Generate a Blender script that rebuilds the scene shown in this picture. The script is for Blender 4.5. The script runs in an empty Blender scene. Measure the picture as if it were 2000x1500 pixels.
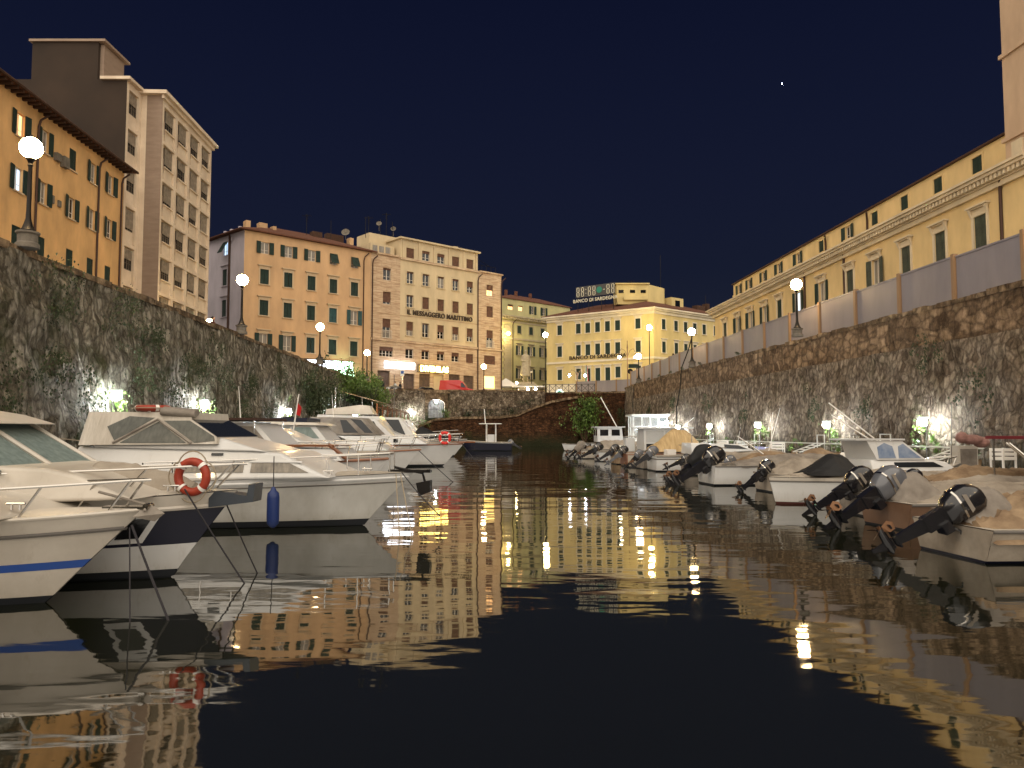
import bpy, math, random
from mathutils import Matrix, Vector, noise
R=math.radians
rnd=random.Random(7)
sc=bpy.context.scene
col=sc.collection
# ------------------------------------------------------------------ camera, world, light, exposure
cam=bpy.data.cameras.new('camera'); co=bpy.data.objects.new('camera',cam); col.objects.link(co)
cam.sensor_width=36; cam.lens=27; cam.clip_start=.1; cam.clip_end=5000
co.location=(0,0,1.65); co.rotation_euler=(math.pi/2+math.atan(93/1500),0,0)
sc.camera=co
sc.render.resolution_x=1024; sc.render.resolution_y=768
SUN_EL,SUN_AZ=13,180
wd=bpy.data.worlds.new("World"); sc.world=wd; wd.use_nodes=True
nt=wd.node_tree; bg=nt.nodes['Background']
sky=nt.nodes.new('ShaderNodeTexSky'); sky.sky_type='NISHITA'; sky.sun_disc=False
sky.sun_elevation=R(-3.5); sky.sun_rotation=R(180); sky.dust_density=.3; sky.ozone_density=5; sky.air_density=.8
hs=nt.nodes.new('ShaderNodeMix'); hs.data_type='RGBA'; hs.blend_type='ADD'; hs.inputs[0].default_value=1
nt.links.new(sky.outputs[0],hs.inputs[6]); hs.inputs[7].default_value=(.014,.026,.078,1)
tcw=nt.nodes.new('ShaderNodeTexCoord'); sxw=nt.nodes.new('ShaderNodeSeparateXYZ'); nt.links.new(tcw.outputs['Generated'],sxw.inputs[0])
rw=nt.nodes.new('ShaderNodeValToRGB'); nt.links.new(sxw.outputs[2],rw.inputs[0]); ew=rw.color_ramp.elements
ew[0].position=0; ew[0].color=(.085,.088,.12,1); ew[1].position=.55; ew[1].color=(0,0,0,1); en=rw.color_ramp.elements.new(.2); en.color=(.026,.034,.062,1)
hw_=nt.nodes.new('ShaderNodeMix'); hw_.data_type='RGBA'; hw_.blend_type='ADD'; hw_.inputs[0].default_value=1     # town glow near the horizon
nt.links.new(hs.outputs[2],hw_.inputs[6]); nt.links.new(rw.outputs[0],hw_.inputs[7])
nt.links.new(hw_.outputs[2],bg.inputs[0]); bg.inputs[1].default_value=.07
sl=bpy.data.lights.new('sun','SUN'); so=bpy.data.objects.new('sun',sl); col.objects.link(so)
sl.energy=2.45; sl.angle=R(165); sl.color=(1,.89,.74)
so.rotation_euler=(R(90-SUN_EL),0,0)     # soft low night fill coming from behind the camera
so.location=(0,-20,40)
sc.view_settings.view_transform='Standard'; sc.view_settings.look='None'; sc.view_settings.gamma=1
sc.view_settings.exposure=1.36
GLOBE_E=60; LED_E=210
# ------------------------------------------------------------------ materials
def lin(c): return tuple(((v/255)/12.92 if v/255<=.04045 else ((v/255+.055)/1.055)**2.4) for v in c)
MT={}
def N(t,ty,**k):
    n=t.nodes.new(ty)
    for a,b in k.items():
        if a.startswith('_'): setattr(n,a[1:],b)
        else: n.inputs[a.replace('__',' ')].default_value=b
    return n
def mat(name,c,c2=None,sc_=1.5,rough=.7,bump=0,bs=8,metal=0,emit=None,es=1,ior=1.45,stretch=(1,1,1),alpha=1,coat=0,contrast=.5):
    if name in MT: return MT[name]
    m=bpy.data.materials.new(name); m.use_nodes=True; t=m.node_tree; p=t.nodes['Principled BSDF']; L=t.links.new
    c=lin(c); p.inputs['Base Color'].default_value=(*c,1); p.inputs['Roughness'].default_value=rough; p.inputs['Metallic'].default_value=metal; p.inputs['IOR'].default_value=ior
    p.inputs['Coat Weight'].default_value=coat
    if alpha<1: p.inputs['Alpha'].default_value=alpha
    tc=N(t,'ShaderNodeTexCoord'); mp=N(t,'ShaderNodeMapping',Scale=stretch); L(tc.outputs['Object'],mp.inputs[0])
    if c2 is not None:
        n=N(t,'ShaderNodeTexNoise',Scale=sc_,Detail=6,Roughness=.6); L(mp.outputs[0],n.inputs['Vector'])
        r=N(t,'ShaderNodeValToRGB'); r.color_ramp.elements[0].position=.5-contrast*.4; r.color_ramp.elements[1].position=.5+contrast*.4
        r.color_ramp.elements[0].color=(*lin(c2),1); r.color_ramp.elements[1].color=(*c,1)
        L(n.outputs[0],r.inputs[0]); L(r.outputs[0],p.inputs['Base Color'])
    if bump:
        n=N(t,'ShaderNodeTexNoise',Scale=bs,Detail=5); L(mp.outputs[0],n.inputs['Vector'])
        b=N(t,'ShaderNodeBump',Strength=bump,Distance=.05); L(n.outputs[0],b.inputs['Height']); L(b.outputs[0],p.inputs['Normal'])
    if emit:
        p.inputs['Emission Color'].default_value=(*lin(emit),1); p.inputs['Emission Strength'].default_value=es
    MT[name]=m; return m
def stone(name,ca,cb,cm,green=.0,scale=(2.2,2.2,3.4),bump=1.0,course=0,cg=(62,70,30)):
    m=bpy.data.materials.new(name); m.use_nodes=True; t=m.node_tree; p=t.nodes['Principled BSDF']; L=t.links.new; p.inputs['Roughness'].default_value=.95
    p.inputs['Specular IOR Level'].default_value=.15
    tc=N(t,'ShaderNodeTexCoord'); mp=N(t,'ShaderNodeMapping',Scale=scale); L(tc.outputs['Object'],mp.inputs[0])
    nz=N(t,'ShaderNodeTexNoise',Scale=1.2,Detail=3); L(mp.outputs[0],nz.inputs['Vector'])
    mx=N(t,'ShaderNodeMix',_data_type='VECTOR'); mx.inputs[0].default_value=.45; L(mp.outputs[0],mx.inputs[4]); L(nz.outputs['Color'],mx.inputs[5])
    v=N(t,'ShaderNodeTexVoronoi',Scale=1.0); L(mx.outputs[1],v.inputs['Vector'])
    ve=N(t,'ShaderNodeTexVoronoi',_feature='DISTANCE_TO_EDGE',Scale=1.0); L(mx.outputs[1],ve.inputs['Vector'])
    sep=N(t,'ShaderNodeSeparateColor'); L(v.outputs['Color'],sep.inputs[0])
    fn=N(t,'ShaderNodeTexNoise',Scale=1.7,Detail=9,Roughness=.78); L(mp.outputs[0],fn.inputs['Vector'])
    ad=N(t,'ShaderNodeMath',_operation='ADD'); sm3=N(t,'ShaderNodeMath',_operation='MULTIPLY_ADD'); L(sep.outputs[0],sm3.inputs[0]); sm3.inputs[1].default_value=.55; sm3.inputs[2].default_value=.22; L(sm3.outputs[0],ad.inputs[0]); L(fn.outputs[0],ad.inputs[1])
    hf=N(t,'ShaderNodeMath',_operation='MULTIPLY'); L(ad.outputs[0],hf.inputs[0]); hf.inputs[1].default_value=.5
    r=N(t,'ShaderNodeValToRGB'); e=r.color_ramp.elements; e[0].position=.36; e[0].color=(*lin(cb),1); e[1].position=.66; e[1].color=(*lin(ca),1); L(hf.outputs[0],r.inputs[0])
    er=N(t,'ShaderNodeValToRGB'); er.color_ramp.elements[0].position=.0; er.color_ramp.elements[1].position=.22; er.color_ramp.elements[0].color=(.42,.42,.42,1); L(ve.outputs['Distance'],er.inputs[0])
    m1=N(t,'ShaderNodeMix',_data_type='RGBA'); L(er.outputs[0],m1.inputs[0]); m1.inputs[6].default_value=(*lin(cm),1); L(r.outputs[0],m1.inputs[7])
    gn=N(t,'ShaderNodeTexNoise',Scale=.55,Detail=7,Roughness=.68); L(tc.outputs['Object'],gn.inputs['Vector'])
    gr=N(t,'ShaderNodeValToRGB'); gr.color_ramp.elements[0].position=.62-green; gr.color_ramp.elements[1].position=.72-green*.8; L(gn.outputs[0],gr.inputs[0])
    gm=N(t,'ShaderNodeMath',_operation='MULTIPLY'); L(gr.outputs[0],gm.inputs[0]); gm.inputs[1].default_value=.75
    m2=N(t,'ShaderNodeMix',_data_type='RGBA'); L(gm.outputs[0],m2.inputs[0]); L(m1.outputs[2],m2.inputs[6]); m2.inputs[7].default_value=(*lin(cg),1)
    # dark weathering blotches
    dn=N(t,'ShaderNodeTexNoise',Scale=1.7,Detail=9,Roughness=.75); mp2=N(t,'ShaderNodeMapping',Scale=(1.6,1.6,.6),Location=(5,3,1)); L(tc.outputs['Object'],mp2.inputs[0]); L(mp2.outputs[0],dn.inputs['Vector'])
    dr=N(t,'ShaderNodeValToRGB'); dr.color_ramp.elements[0].position=.36; dr.color_ramp.elements[1].position=.62; dr.color_ramp.elements[0].color=(.30,.28,.25,1); dr.color_ramp.elements[1].color=(1,1,1,1); L(dn.outputs[0],dr.inputs[0])
    m3=N(t,'ShaderNodeMix',_data_type='RGBA',_blend_type='MULTIPLY'); m3.inputs[0].default_value=1; L(m2.outputs[2],m3.inputs[6]); L(dr.outputs[0],m3.inputs[7])
    sz=N(t,'ShaderNodeSeparateXYZ'); L(tc.outputs['Object'],sz.inputs[0]); wn=N(t,'ShaderNodeMath',_operation='MULTIPLY_ADD'); L(gn.outputs[0],wn.inputs[0]); wn.inputs[1].default_value=-1.6; L(sz.outputs[2],wn.inputs[2])
    wr=N(t,'ShaderNodeMapRange',From__Min=-.6,From__Max=.9,To__Min=1,To__Max=0); L(wn.outputs[0],wr.inputs[0])
    m4=N(t,'ShaderNodeMix',_data_type='RGBA'); L(wr.outputs[0],m4.inputs[0]); L(m3.outputs[2],m4.inputs[6]); m4.inputs[7].default_value=(*lin((44,46,30)),1)   # algae band at the waterline
    L(m4.outputs[2],p.inputs['Base Color'])
    mh=N(t,'ShaderNodeMath',_operation='ADD'); L(er.outputs[0],mh.inputs[0]); L(fn.outputs[0],mh.inputs[1])
    b=N(t,'ShaderNodeBump',Strength=bump,Distance=.12); L(mh.outputs[0],b.inputs['Height']); L(b.outputs[0],p.inputs['Normal'])
    MT[name]=m; return m
def trav(name,ca,cb):
    # travertine cladding: horizontal banding
    m=bpy.data.materials.new(name); m.use_nodes=True; t=m.node_tree; p=t.nodes['Principled BSDF']; L=t.links.new; p.inputs['Roughness'].default_value=.8
    tc=N(t,'ShaderNodeTexCoord'); mp=N(t,'ShaderNodeMapping',Scale=(.5,.5,5)); L(tc.outputs['Object'],mp.inputs[0])
    n=N(t,'ShaderNodeTexNoise',Scale=1.3,Detail=6,Roughness=.65); L(mp.outputs[0],n.inputs['Vector'])
    r=N(t,'ShaderNodeValToRGB'); e=r.color_ramp.elements; e[0].position=.38; e[0].color=(*lin(cb),1); e[1].position=.55; e[1].color=(*lin(ca),1); L(n.outputs[0],r.inputs[0])
    sx=N(t,'ShaderNodeSeparateXYZ'); L(tc.outputs['Object'],sx.inputs[0])
    br=N(t,'ShaderNodeTexBrick',Scale=1,Mortar__Size=.012,Brick__Width=1.4,Row__Height=.62); br.inputs['Color1'].default_value=(1,1,1,1); br.inputs['Color2'].default_value=(.86,.84,.82,1); br.inputs['Mortar'].default_value=(.55,.5,.45,1)
    cx=N(t,'ShaderNodeCombineXYZ'); L(sx.outputs[0],cx.inputs[0]); L(sx.outputs[2],cx.inputs[1]); L(cx.outputs[0],br.inputs['Vector'])
    m3=N(t,'ShaderNodeMix',_data_type='RGBA',_blend_type='MULTIPLY'); m3.inputs[0].default_value=1; L(r.outputs[0],m3.inputs[6]); L(br.outputs[0],m3.inputs[7]); L(m3.outputs[2],p.inputs['Base Color'])
    MT[name]=m; return m
def shutter_mat(name,c):
    m=mat(name,c,tuple(int(v*.72) for v in c),sc_=3,rough=.6); t=m.node_tree; p=t.nodes['Principled BSDF']; L=t.links.new
    tc=N(t,'ShaderNodeTexCoord'); w=N(t,'ShaderNodeTexWave',_bands_direction='Z',Scale=5.5); L(tc.outputs['Object'],w.inputs[0])
    b=N(t,'ShaderNodeBump',Strength=1,Distance=.03); L(w.outputs['Fac'],b.inputs['Height']); L(b.outputs[0],p.inputs['Normal']); return m
def plaster(name,c,k=.9): return mat(name,c,tuple(int(v*(k-.09)) for v in c),sc_=.6,rough=.9,bump=.15,bs=25,contrast=.55,stretch=(1,1,.4))
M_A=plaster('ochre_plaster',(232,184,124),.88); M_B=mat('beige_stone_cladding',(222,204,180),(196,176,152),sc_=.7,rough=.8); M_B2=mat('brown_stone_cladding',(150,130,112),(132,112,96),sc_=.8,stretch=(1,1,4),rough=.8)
M_Bd=mat('dark_brown_render',(58,45,35),(42,33,26),sc_=.25,rough=.95)
M_C=plaster('peach_plaster',(208,170,128),.93); M_CL=plaster('pale_lilac_plaster',(206,196,204),.94)
M_D=plaster('cream_plaster',(208,188,152),.94); M_Dt=trav('travertine_cladding',(200,176,146),(164,132,104))
M_E=plaster('yellow_green_plaster',(192,184,134),.93); M_Et=plaster('grey_stone_trim',(176,164,136),.9)
M_F=plaster('lemon_plaster',(218,196,136),.95); M_Ft=plaster('cream_stucco_trim',(232,220,196),.95)
M_G=plaster('warm_yellow_plaster',(226,196,140),.95); M_Gt=plaster('pale_stucco_trim',(226,208,176),.92)
M_H=plaster('pinkish_plaster',(204,174,144),.94)
M_roof=mat('roof_tiles',(112,70,50),(76,48,36),sc_=6,rough=.95,bump=.8,bs=18)
M_eave=mat('dark_timber_eave',(78,52,36),(56,38,28),sc_=4,rough=.9)
M_gs=shutter_mat('green_shutter',(44,66,58)); M_gs2=shutter_mat('grey_green_shutter',(92,98,84)); M_ts=shutter_mat('teal_shutter',(58,98,100)); M_bs=shutter_mat('brown_roller_shutter',(126,88,68)); M_gr=shutter_mat('pale_grey_roller_shutter',(176,160,140)); M_sh=shutter_mat('grey_shop_shutter',(120,98,84))
M_fr=mat('white_window_frame',(205,195,180),rough=.5); M_frd=mat('dark_window_frame',(84,74,62),rough=.6)
M_gl=mat('dark_window_glass',(18,20,24),rough=.08,ior=1.5); M_cur=mat('curtained_glass',(150,142,130),(96,92,86),sc_=4,rough=.35,stretch=(3,3,.3))
M_lit=mat('lit_window_glass',(240,190,130),rough=.5,emit=(255,190,120),es=1.1); M_litb=mat('cool_lit_window_glass',(190,210,230),rough=.5,emit=(170,200,230),es=.8)
M_pipe=mat('dark_drainpipe',(70,48,38),rough=.6,metal=.3); M_iron=mat('black_iron',(30,27,25),rough=.5,metal=.6)
M_conc=mat('concrete',(120,112,100),(88,82,74),sc_=2,rough=.95,bump=.4,bs=14)
M_sills=mat('stone_sill',(190,168,138),rough=.85)
M_wallL=stone('rubble_wall_stone',(206,198,180),(122,114,98),(50,42,32),green=.09,scale=(7.5,7,4.2))
M_wallR=stone('weathered_rampart_stone',(198,180,158),(126,110,94),(56,45,36),green=.02,scale=(8,7,4.6))
M_wallE=stone('grey_rubble_stone',(188,172,150),(112,96,80),(56,46,38),green=.05,scale=(6.5,6.5,5.5))
M_brick=stone('old_brick_bastion',(112,78,54),(64,44,30),(40,28,20),green=.03,scale=(5,5,11),bump=.7)
M_cap=stone('coping_stone',(180,156,126),(116,96,76),(66,54,42),green=-.05,scale=(3.0,3.0,4),bump=.5)
M_ash=stone('ashlar_stone',(186,158,128),(120,98,76),(60,46,36),green=-.02,scale=(3.4,3.0,4.4),bump=.8)
M_street=mat('asphalt',(62,60,58),(50,48,47),sc_=2,rough=.9,bump=.2,bs=40)
M_quay=mat('quay_concrete',(104,96,86),(70,64,56),sc_=1.3,rough=.9,bump=.4,bs=10)
M_leaf=mat('ivy_leaf',(66,78,42),(34,42,24),sc_=2.5,rough=.6); M_leaf2=mat('bush_leaf',(108,136,60),(58,80,36),sc_=2.5,rough=.55); M_twig=mat('twig',(70,54,38),rough=.9)
M_globe=mat('lamp_globe_glass',(255,230,190),emit=(255,214,150),es=GLOBE_E); M_globe2=mat('yellow_lamp_globe_glass',(255,230,160),emit=(255,226,150),es=110)
M_led=mat('led_lamp_lens',(240,250,255),emit=(236,248,255),es=LED_E); M_signw=mat('backlit_white_sign',(240,245,255),emit=(236,242,255),es=3); M_signy=mat('backlit_yellow_letters',(255,230,140),emit=(255,222,120),es=4.5); M_signg=mat('backlit_green_sign',(210,255,225),emit=(190,255,210),es=6)
M_gel=mat('white_gelcoat',(214,214,214),(192,192,190),sc_=.9,rough=.28,coat=.3,contrast=.8); M_gel2=mat('cream_gelcoat',(204,197,186),(176,168,156),sc_=1.1,rough=.35,coat=.2)
M_gelo=mat('stained_white_gelcoat',(208,208,204),(176,174,168),sc_=1.6,rough=.45,stretch=(1,1,.35))
M_navy=mat('navy_gelcoat',(10,13,36),rough=.35,coat=0); M_boot=mat('dark_antifouling',(22,26,34),(16,20,24),rough=.7); M_blue=mat('blue_stripe',(30,72,150),rough=.35)
M_rub=mat('grey_rubber_strake',(96,92,88),rough=.6); M_teak=mat('varnished_teak',(140,84,44),(104,60,30),sc_=3,stretch=(.6,6,6),rough=.3,coat=.6)
M_deck=mat('grey_white_deck',(182,174,162),(156,148,136),sc_=2.2,rough=.6); M_cov=mat('beige_canvas_cover',(168,158,144),(120,110,98),sc_=1.8,rough=.85,bump=.6,bs=3)
M_cov2=mat('light_grey_cover',(150,142,132),(104,96,88),sc_=2.2,rough=.8,bump=.7,bs=3.5); M_tan=mat('tan_tarpaulin',(158,136,108),(100,78,58),sc_=2.6,rough=.8,bump=.8,bs=3); M_blk=mat('black_tarpaulin',(20,20,22),rough=.7,bump=.6,bs=4); M_brn=mat('dark_brown_canvas',(62,42,34),rough=.9); M_mar=mat('maroon_canvas',(110,34,40),rough=.9)
M_ss=mat('stainless_steel',(190,186,180),rough=.18,metal=1); M_tint=mat('tinted_acrylic',(34,38,42),rough=.06); M_curt=mat('pale_green_curtain',(132,146,142),(98,112,110),sc_=3,stretch=(5,5,.4),rough=.6)
M_mot=mat('black_outboard_cowl',(26,26,30),rough=.22,coat=.6); M_motg=mat('grey_outboard_cowl',(96,98,104),rough=.25,coat=.5); M_motleg=mat('dark_grey_outboard_leg',(50,50,54),rough=.35,metal=.3); M_prop=mat('bronze_propeller',(110,80,58),rough=.35,metal=.8)
M_org=mat('orange_lifebuoy',(160,58,36),(140,48,30),sc_=9,rough=.5); M_wht=mat('white_band',(230,226,220),rough=.5); M_rope=mat('mooring_rope',(150,138,118),rough=.9); M_roped=mat('dark_mooring_rope',(44,42,46),rough=.9); M_fen=mat('blue_fender_vinyl',(22,44,98),rough=.45)
M_fence=mat('grey_sheet_hoarding',(138,132,136),(120,114,120),sc_=.8,rough=.5,stretch=(1,1,.3)); M_post=mat('brown_post',(140,112,84),rough=.7)
M_red=mat('red_van_paint',(190,20,22),rough=.3,coat=.6); M_wcar=mat('white_car_paint',(205,202,198),rough=.3,coat=.5); M_dcar=mat('dark_car_paint',(26,28,32),rough=.3,coat=.5)
M_tyre=mat('tyre_rubber',(20,20,20),rough=.9); M_marb=mat('white_marble',(190,178,150),(164,150,126),sc_=3,rough=.6); M_skin=mat('skin',(196,146,118),rough=.6)
M_clothd=mat('dark_jacket',(30,30,38),rough=.9); M_clothw=mat('white_shirt',(190,190,196),rough=.9); M_txt=mat('dark_letters',(62,48,34),rough=.6); M_txt2=mat('pale_letters',(196,190,170),rough=.6)
M_clear=mat('clear_plastic_panel',(120,124,124),rough=.06,alpha=.22); M_hutw=mat('white_painted_metal',(205,205,200),rough=.5); M_flagr=mat('red_flag_cloth',(180,30,30),rough=.9); M_flagg=mat('green_flag_cloth',(20,110,60),rough=.9)
M_green=mat('green_disc',(40,160,130),emit=(40,170,130),es=.1)
def grime(m,top=.30,c=(120,104,70)):
    t=m.node_tree; L=t.links.new; p=t.nodes['Principled BSDF']; src=p.inputs['Base Color'].links[0].from_socket
    tc=N(t,'ShaderNodeTexCoord'); sz=N(t,'ShaderNodeSeparateXYZ'); L(tc.outputs['Object'],sz.inputs[0])
    mp=N(t,'ShaderNodeMapping',Scale=(9,9,.8)); L(tc.outputs['Object'],mp.inputs[0]); n=N(t,'ShaderNodeTexNoise',Scale=1,Detail=6,Roughness=.7); L(mp.outputs[0],n.inputs['Vector'])
    r=N(t,'ShaderNodeMapRange',From__Min=.05,From__Max=top,To__Min=.55,To__Max=.0); L(sz.outputs[2],r.inputs[0])
    rs=N(t,'ShaderNodeMapRange',From__Min=.58,From__Max=.8,To__Min=0,To__Max=.28); L(n.outputs[0],rs.inputs[0])
    mm=N(t,'ShaderNodeMath',_operation='MULTIPLY'); L(r.outputs[0],mm.inputs[0]); L(n.outputs[0],mm.inputs[1]); ad=N(t,'ShaderNodeMath',_operation='ADD'); L(mm.outputs[0],ad.inputs[0]); L(rs.outputs[0],ad.inputs[1])
    mx=N(t,'ShaderNodeMix',_data_type='RGBA'); L(ad.outputs[0],mx.inputs[0]); L(src,mx.inputs[6]); mx.inputs[7].default_value=(*lin(c),1); L(mx.outputs[2],p.inputs['Base Color'])
for q_ in (M_gel,M_gel2,M_gelo): grime(q_)
# water
m=bpy.data.materials.new('canal_water'); m.use_nodes=True; t=m.node_tree; p=t.nodes['Principled BSDF']; L=t.links.new
p.inputs['Base Color'].default_value=(.0078,.0088,.0038,1); p.inputs['Roughness'].default_value=.03; p.inputs['IOR'].default_value=3.7
tc=N(t,'ShaderNodeTexCoord')
mp=N(t,'ShaderNodeMapping',Scale=(.55,1.5,1)); L(tc.outputs['Object'],mp.inputs[0]); n1=N(t,'ShaderNodeTexNoise',Scale=1.0,Detail=2.5,Roughness=.5); L(mp.outputs[0],n1.inputs['Vector'])
mp2=N(t,'ShaderNodeMapping',Scale=(1,2.2,1),Rotation=(0,0,.12)); L(tc.outputs['Object'],mp2.inputs[0]); n2=N(t,'ShaderNodeTexNoise',Scale=3.2,Detail=2,Roughness=.5); L(mp2.outputs[0],n2.inputs['Vector'])
a=N(t,'ShaderNodeMath',_operation='MULTIPLY_ADD'); L(n2.outputs[0],a.inputs[0]); a.inputs[1].default_value=.05
mp3=N(t,'ShaderNodeMapping',Scale=(.22,.5,1),Rotation=(0,0,-.3)); L(tc.outputs['Object'],mp3.inputs[0]); n3=N(t,'ShaderNodeTexNoise',Scale=1,Detail=1.5); L(mp3.outputs[0],n3.inputs['Vector'])
a2=N(t,'ShaderNodeMath',_operation='MULTIPLY_ADD'); L(n3.outputs[0],a2.inputs[0]); a2.inputs[1].default_value=3.0; L(n1.outputs[0],a2.inputs[2]); L(a2.outputs[0],a.inputs[2])
b=N(t,'ShaderNodeBump',Strength=1,Distance=.0082); L(a.outputs[0],b.inputs['Height']); L(b.outputs[0],p.inputs['Normal'])
M_water=m
# ------------------------------------------------------------------ mesh helpers
W={}
class MB:
    def __init__(s,M=None): s.v=[];s.f=[];s.M=M
    def add(s,vs,fs):
        k=len(s.v); M=s.M
        s.v+= [tuple(M@Vector(q)) for q in vs] if M is not None else [tuple(q) for q in vs]
        s.f+=[tuple(k+i for i in f) for f in fs]; return s
    def box(s,x0,y0,z0,x1,y1,z1):
        return s.add([(x0,y0,z0),(x1,y0,z0),(x1,y1,z0),(x0,y1,z0),(x0,y0,z1),(x1,y0,z1),(x1,y1,z1),(x0,y1,z1)],[(0,3,2,1),(4,5,6,7),(0,1,5,4),(1,2,6,5),(2,3,7,6),(3,0,4,7)])
    def quad(s,*p): return s.add(p,[tuple(range(len(p)))])
    def prism(s,poly,h,axis=2):
        # extrude a 2D polygon: axis 2 -> poly (x,y) from z h[0]..h[1]; axis 1 -> poly (x,z), y h[0]..h[1]; axis 0 -> poly (y,z), x h[0]..h[1]
        n=len(poly)
        f=(lambda q,k:(q[0],q[1],k)) if axis==2 else ((lambda q,k:(q[0],k,q[1])) if axis==1 else (lambda q,k:(k,q[0],q[1])))
        vs=[f(q,h[0]) for q in poly]+[f(q,h[1]) for q in poly]
        return s.add(vs,[tuple(range(n))[::-1],tuple(range(n,2*n))]+[(i,(i+1)%n,n+(i+1)%n,n+i) for i in range(n)])
    def tube(s,pts,r,n=6,cap=True):
        pts=[Vector(q) for q in pts]; k=len(pts); vs=[];fs=[]
        rr=r if isinstance(r,(list,tuple)) else [r]*k
        for i,q in enumerate(pts):
            d=(pts[min(i+1,k-1)]-pts[max(i-1,0)]).normalized(); u=d.cross(Vector((0,0,1)))
            if u.length<.05: u=d.cross(Vector((0,1,0)))
            u.normalize(); w=u.cross(d)
            for j in range(n):
                a=2*math.pi*j/n; vs.append(tuple(q+(u*math.cos(a)+w*math.sin(a))*rr[i]))
        for i in range(k-1):
            for j in range(n): fs.append((i*n+j,i*n+(j+1)%n,(i+1)*n+(j+1)%n,(i+1)*n+j))
        if cap: fs+= [tuple(range(n))[::-1],tuple(range((k-1)*n,k*n))]
        return s.add(vs,fs)
    def lathe(s,prof,c=(0,0,0),n=16):
        vs=[];fs=[]
        for r,z in prof:
            for j in range(n):
                a=2*math.pi*j/n; vs.append((c[0]+r*math.cos(a),c[1]+r*math.sin(a),c[2]+z))
        for i in range(len(prof)-1):
            for j in range(n): fs.append((i*n+j,i*n+(j+1)%n,(i+1)*n+(j+1)%n,(i+1)*n+j))
        fs+= [tuple(range(n))[::-1],tuple(range((len(prof)-1)*n,len(prof)*n))]
        return s.add(vs,fs)
    def sphere(s,c,r,n=14,m=8,sc3=(1,1,1)):
        return s.add(*_sph(c,r,n,m,sc3))
    def grid(s,fn,nu,nv):
        vs=[fn(i/nu,j/nv) for i in range(nu+1) for j in range(nv+1)]
        return s.add(vs,[(i*(nv+1)+j,(i+1)*(nv+1)+j,(i+1)*(nv+1)+j+1,i*(nv+1)+j+1) for i in range(nu) for j in range(nv)])
    def mesh(s,name,m,smooth=False,inv=None):
        me=bpy.data.meshes.new(name); me.from_pydata(s.v,[],s.f)
        if inv is not None: me.transform(inv)
        me.materials.append(m)
        if smooth:
            me.polygons.foreach_set('use_smooth',[True]*len(me.polygons))
            try: me.set_sharp_from_angle(angle=R(40))
            except Exception: pass
        me.update(); return me
def _sph(c,r,n,m,k):
    vs=[(c[0],c[1],c[2]+r*k[2])];fs=[]
    for i in range(1,m):
        a=math.pi*i/m
        for j in range(n):
            b=2*math.pi*j/n; vs.append((c[0]+r*k[0]*math.sin(a)*math.cos(b),c[1]+r*k[1]*math.sin(a)*math.sin(b),c[2]+r*k[2]*math.cos(a)))
    vs.append((c[0],c[1],c[2]-r*k[2])); q=len(vs)-1
    for j in range(n): fs.append((0,1+j,1+(j+1)%n)); fs.append((q,q-n+(j+1)%n,q-n+j))
    for i in range(m-2):
        for j in range(n): fs.append((1+i*n+j,1+(i+1)*n+j,1+(i+1)*n+(j+1)%n,1+i*n+(j+1)%n))
    return vs,fs
def tag(o,label=None,cat=None,group=None,kind=None):
    if label: o['label']=label
    if cat: o['category']=cat
    if group: o['group']=group
    if kind: o['kind']=kind
    return o
def thing(name,label,cat,loc=(0,0,0),rz=0,group=None,M=None):
    o=bpy.data.objects.new(name,None); col.objects.link(o); o.empty_display_size=.3
    W[o]=M if M is not None else Matrix.Translation(loc)@Matrix.Rotation(rz,4,'Z'); o.matrix_basis=W[o]
    return tag(o,label,cat,group)
def inst(me,name,parent=None,M=Matrix()):
    o=bpy.data.objects.new(name,me); col.objects.link(o)
    if parent is not None: o.parent=parent; o.matrix_basis=W[parent].inverted()@M
    else: o.matrix_basis=M
    W[o]=M.copy(); return o
def part(mb,name,m,parent,smooth=False):        # mb holds WORLD coordinates
    M=W[parent]; return inst(mb.mesh(name,m,smooth,M.inverted()),name,parent,M)
def solo(mb,name,m,loc,label=None,cat=None,group=None,kind=None,smooth=False):
    M=Matrix.Translation(loc); o=inst(mb.mesh(name,m,smooth,M.inverted()),name,None,M); return tag(o,label,cat,group,kind)
def frame(o,e=None,ang=None):                    # facade frame: x from o to e, y into the building, z up
    if e is not None: ang=math.atan2(e[1]-o[1],e[0]-o[0])
    return Matrix.Translation((o[0],o[1],0))@Matrix.Rotation(ang,4,'Z')
def T(x,y,z): return Matrix.Translation((x,y,z))
def wall_holes(mb,x0,x1,z0,z1,rects,d=.28):
    xs=sorted({x0,x1,*[r[0] for r in rects],*[r[2] for r in rects]}); zs=sorted({z0,z1,*[r[1] for r in rects],*[r[3] for r in rects]})
    xs=[x for x in xs if x0<=x<=x1]; zs=[z for z in zs if z0<=z<=z1]
    for i in range(len(xs)-1):
        for j in range(len(zs)-1):
            cx=(xs[i]+xs[i+1])/2; cz=(zs[j]+zs[j+1])/2
            if any(r[0]<cx<r[2] and r[1]<cz<r[3] for r in rects): continue
            mb.quad((xs[i],0,zs[j]),(xs[i+1],0,zs[j]),(xs[i+1],0,zs[j+1]),(xs[i],0,zs[j+1]))
    for a,b,c,e in rects:
        mb.quad((a,0,b),(a,0,e),(a,d,e),(a,d,b)); mb.quad((c,0,b),(c,d,b),(c,d,e),(c,0,e)); mb.quad((a,0,e),(c,0,e),(c,d,e),(a,d,e)); mb.quad((a,0,b),(a,d,b),(c,d,b),(c,0,b))
        mb.quad((a,d,b),(c,d,b),(c,d,e),(a,d,e))
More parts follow.
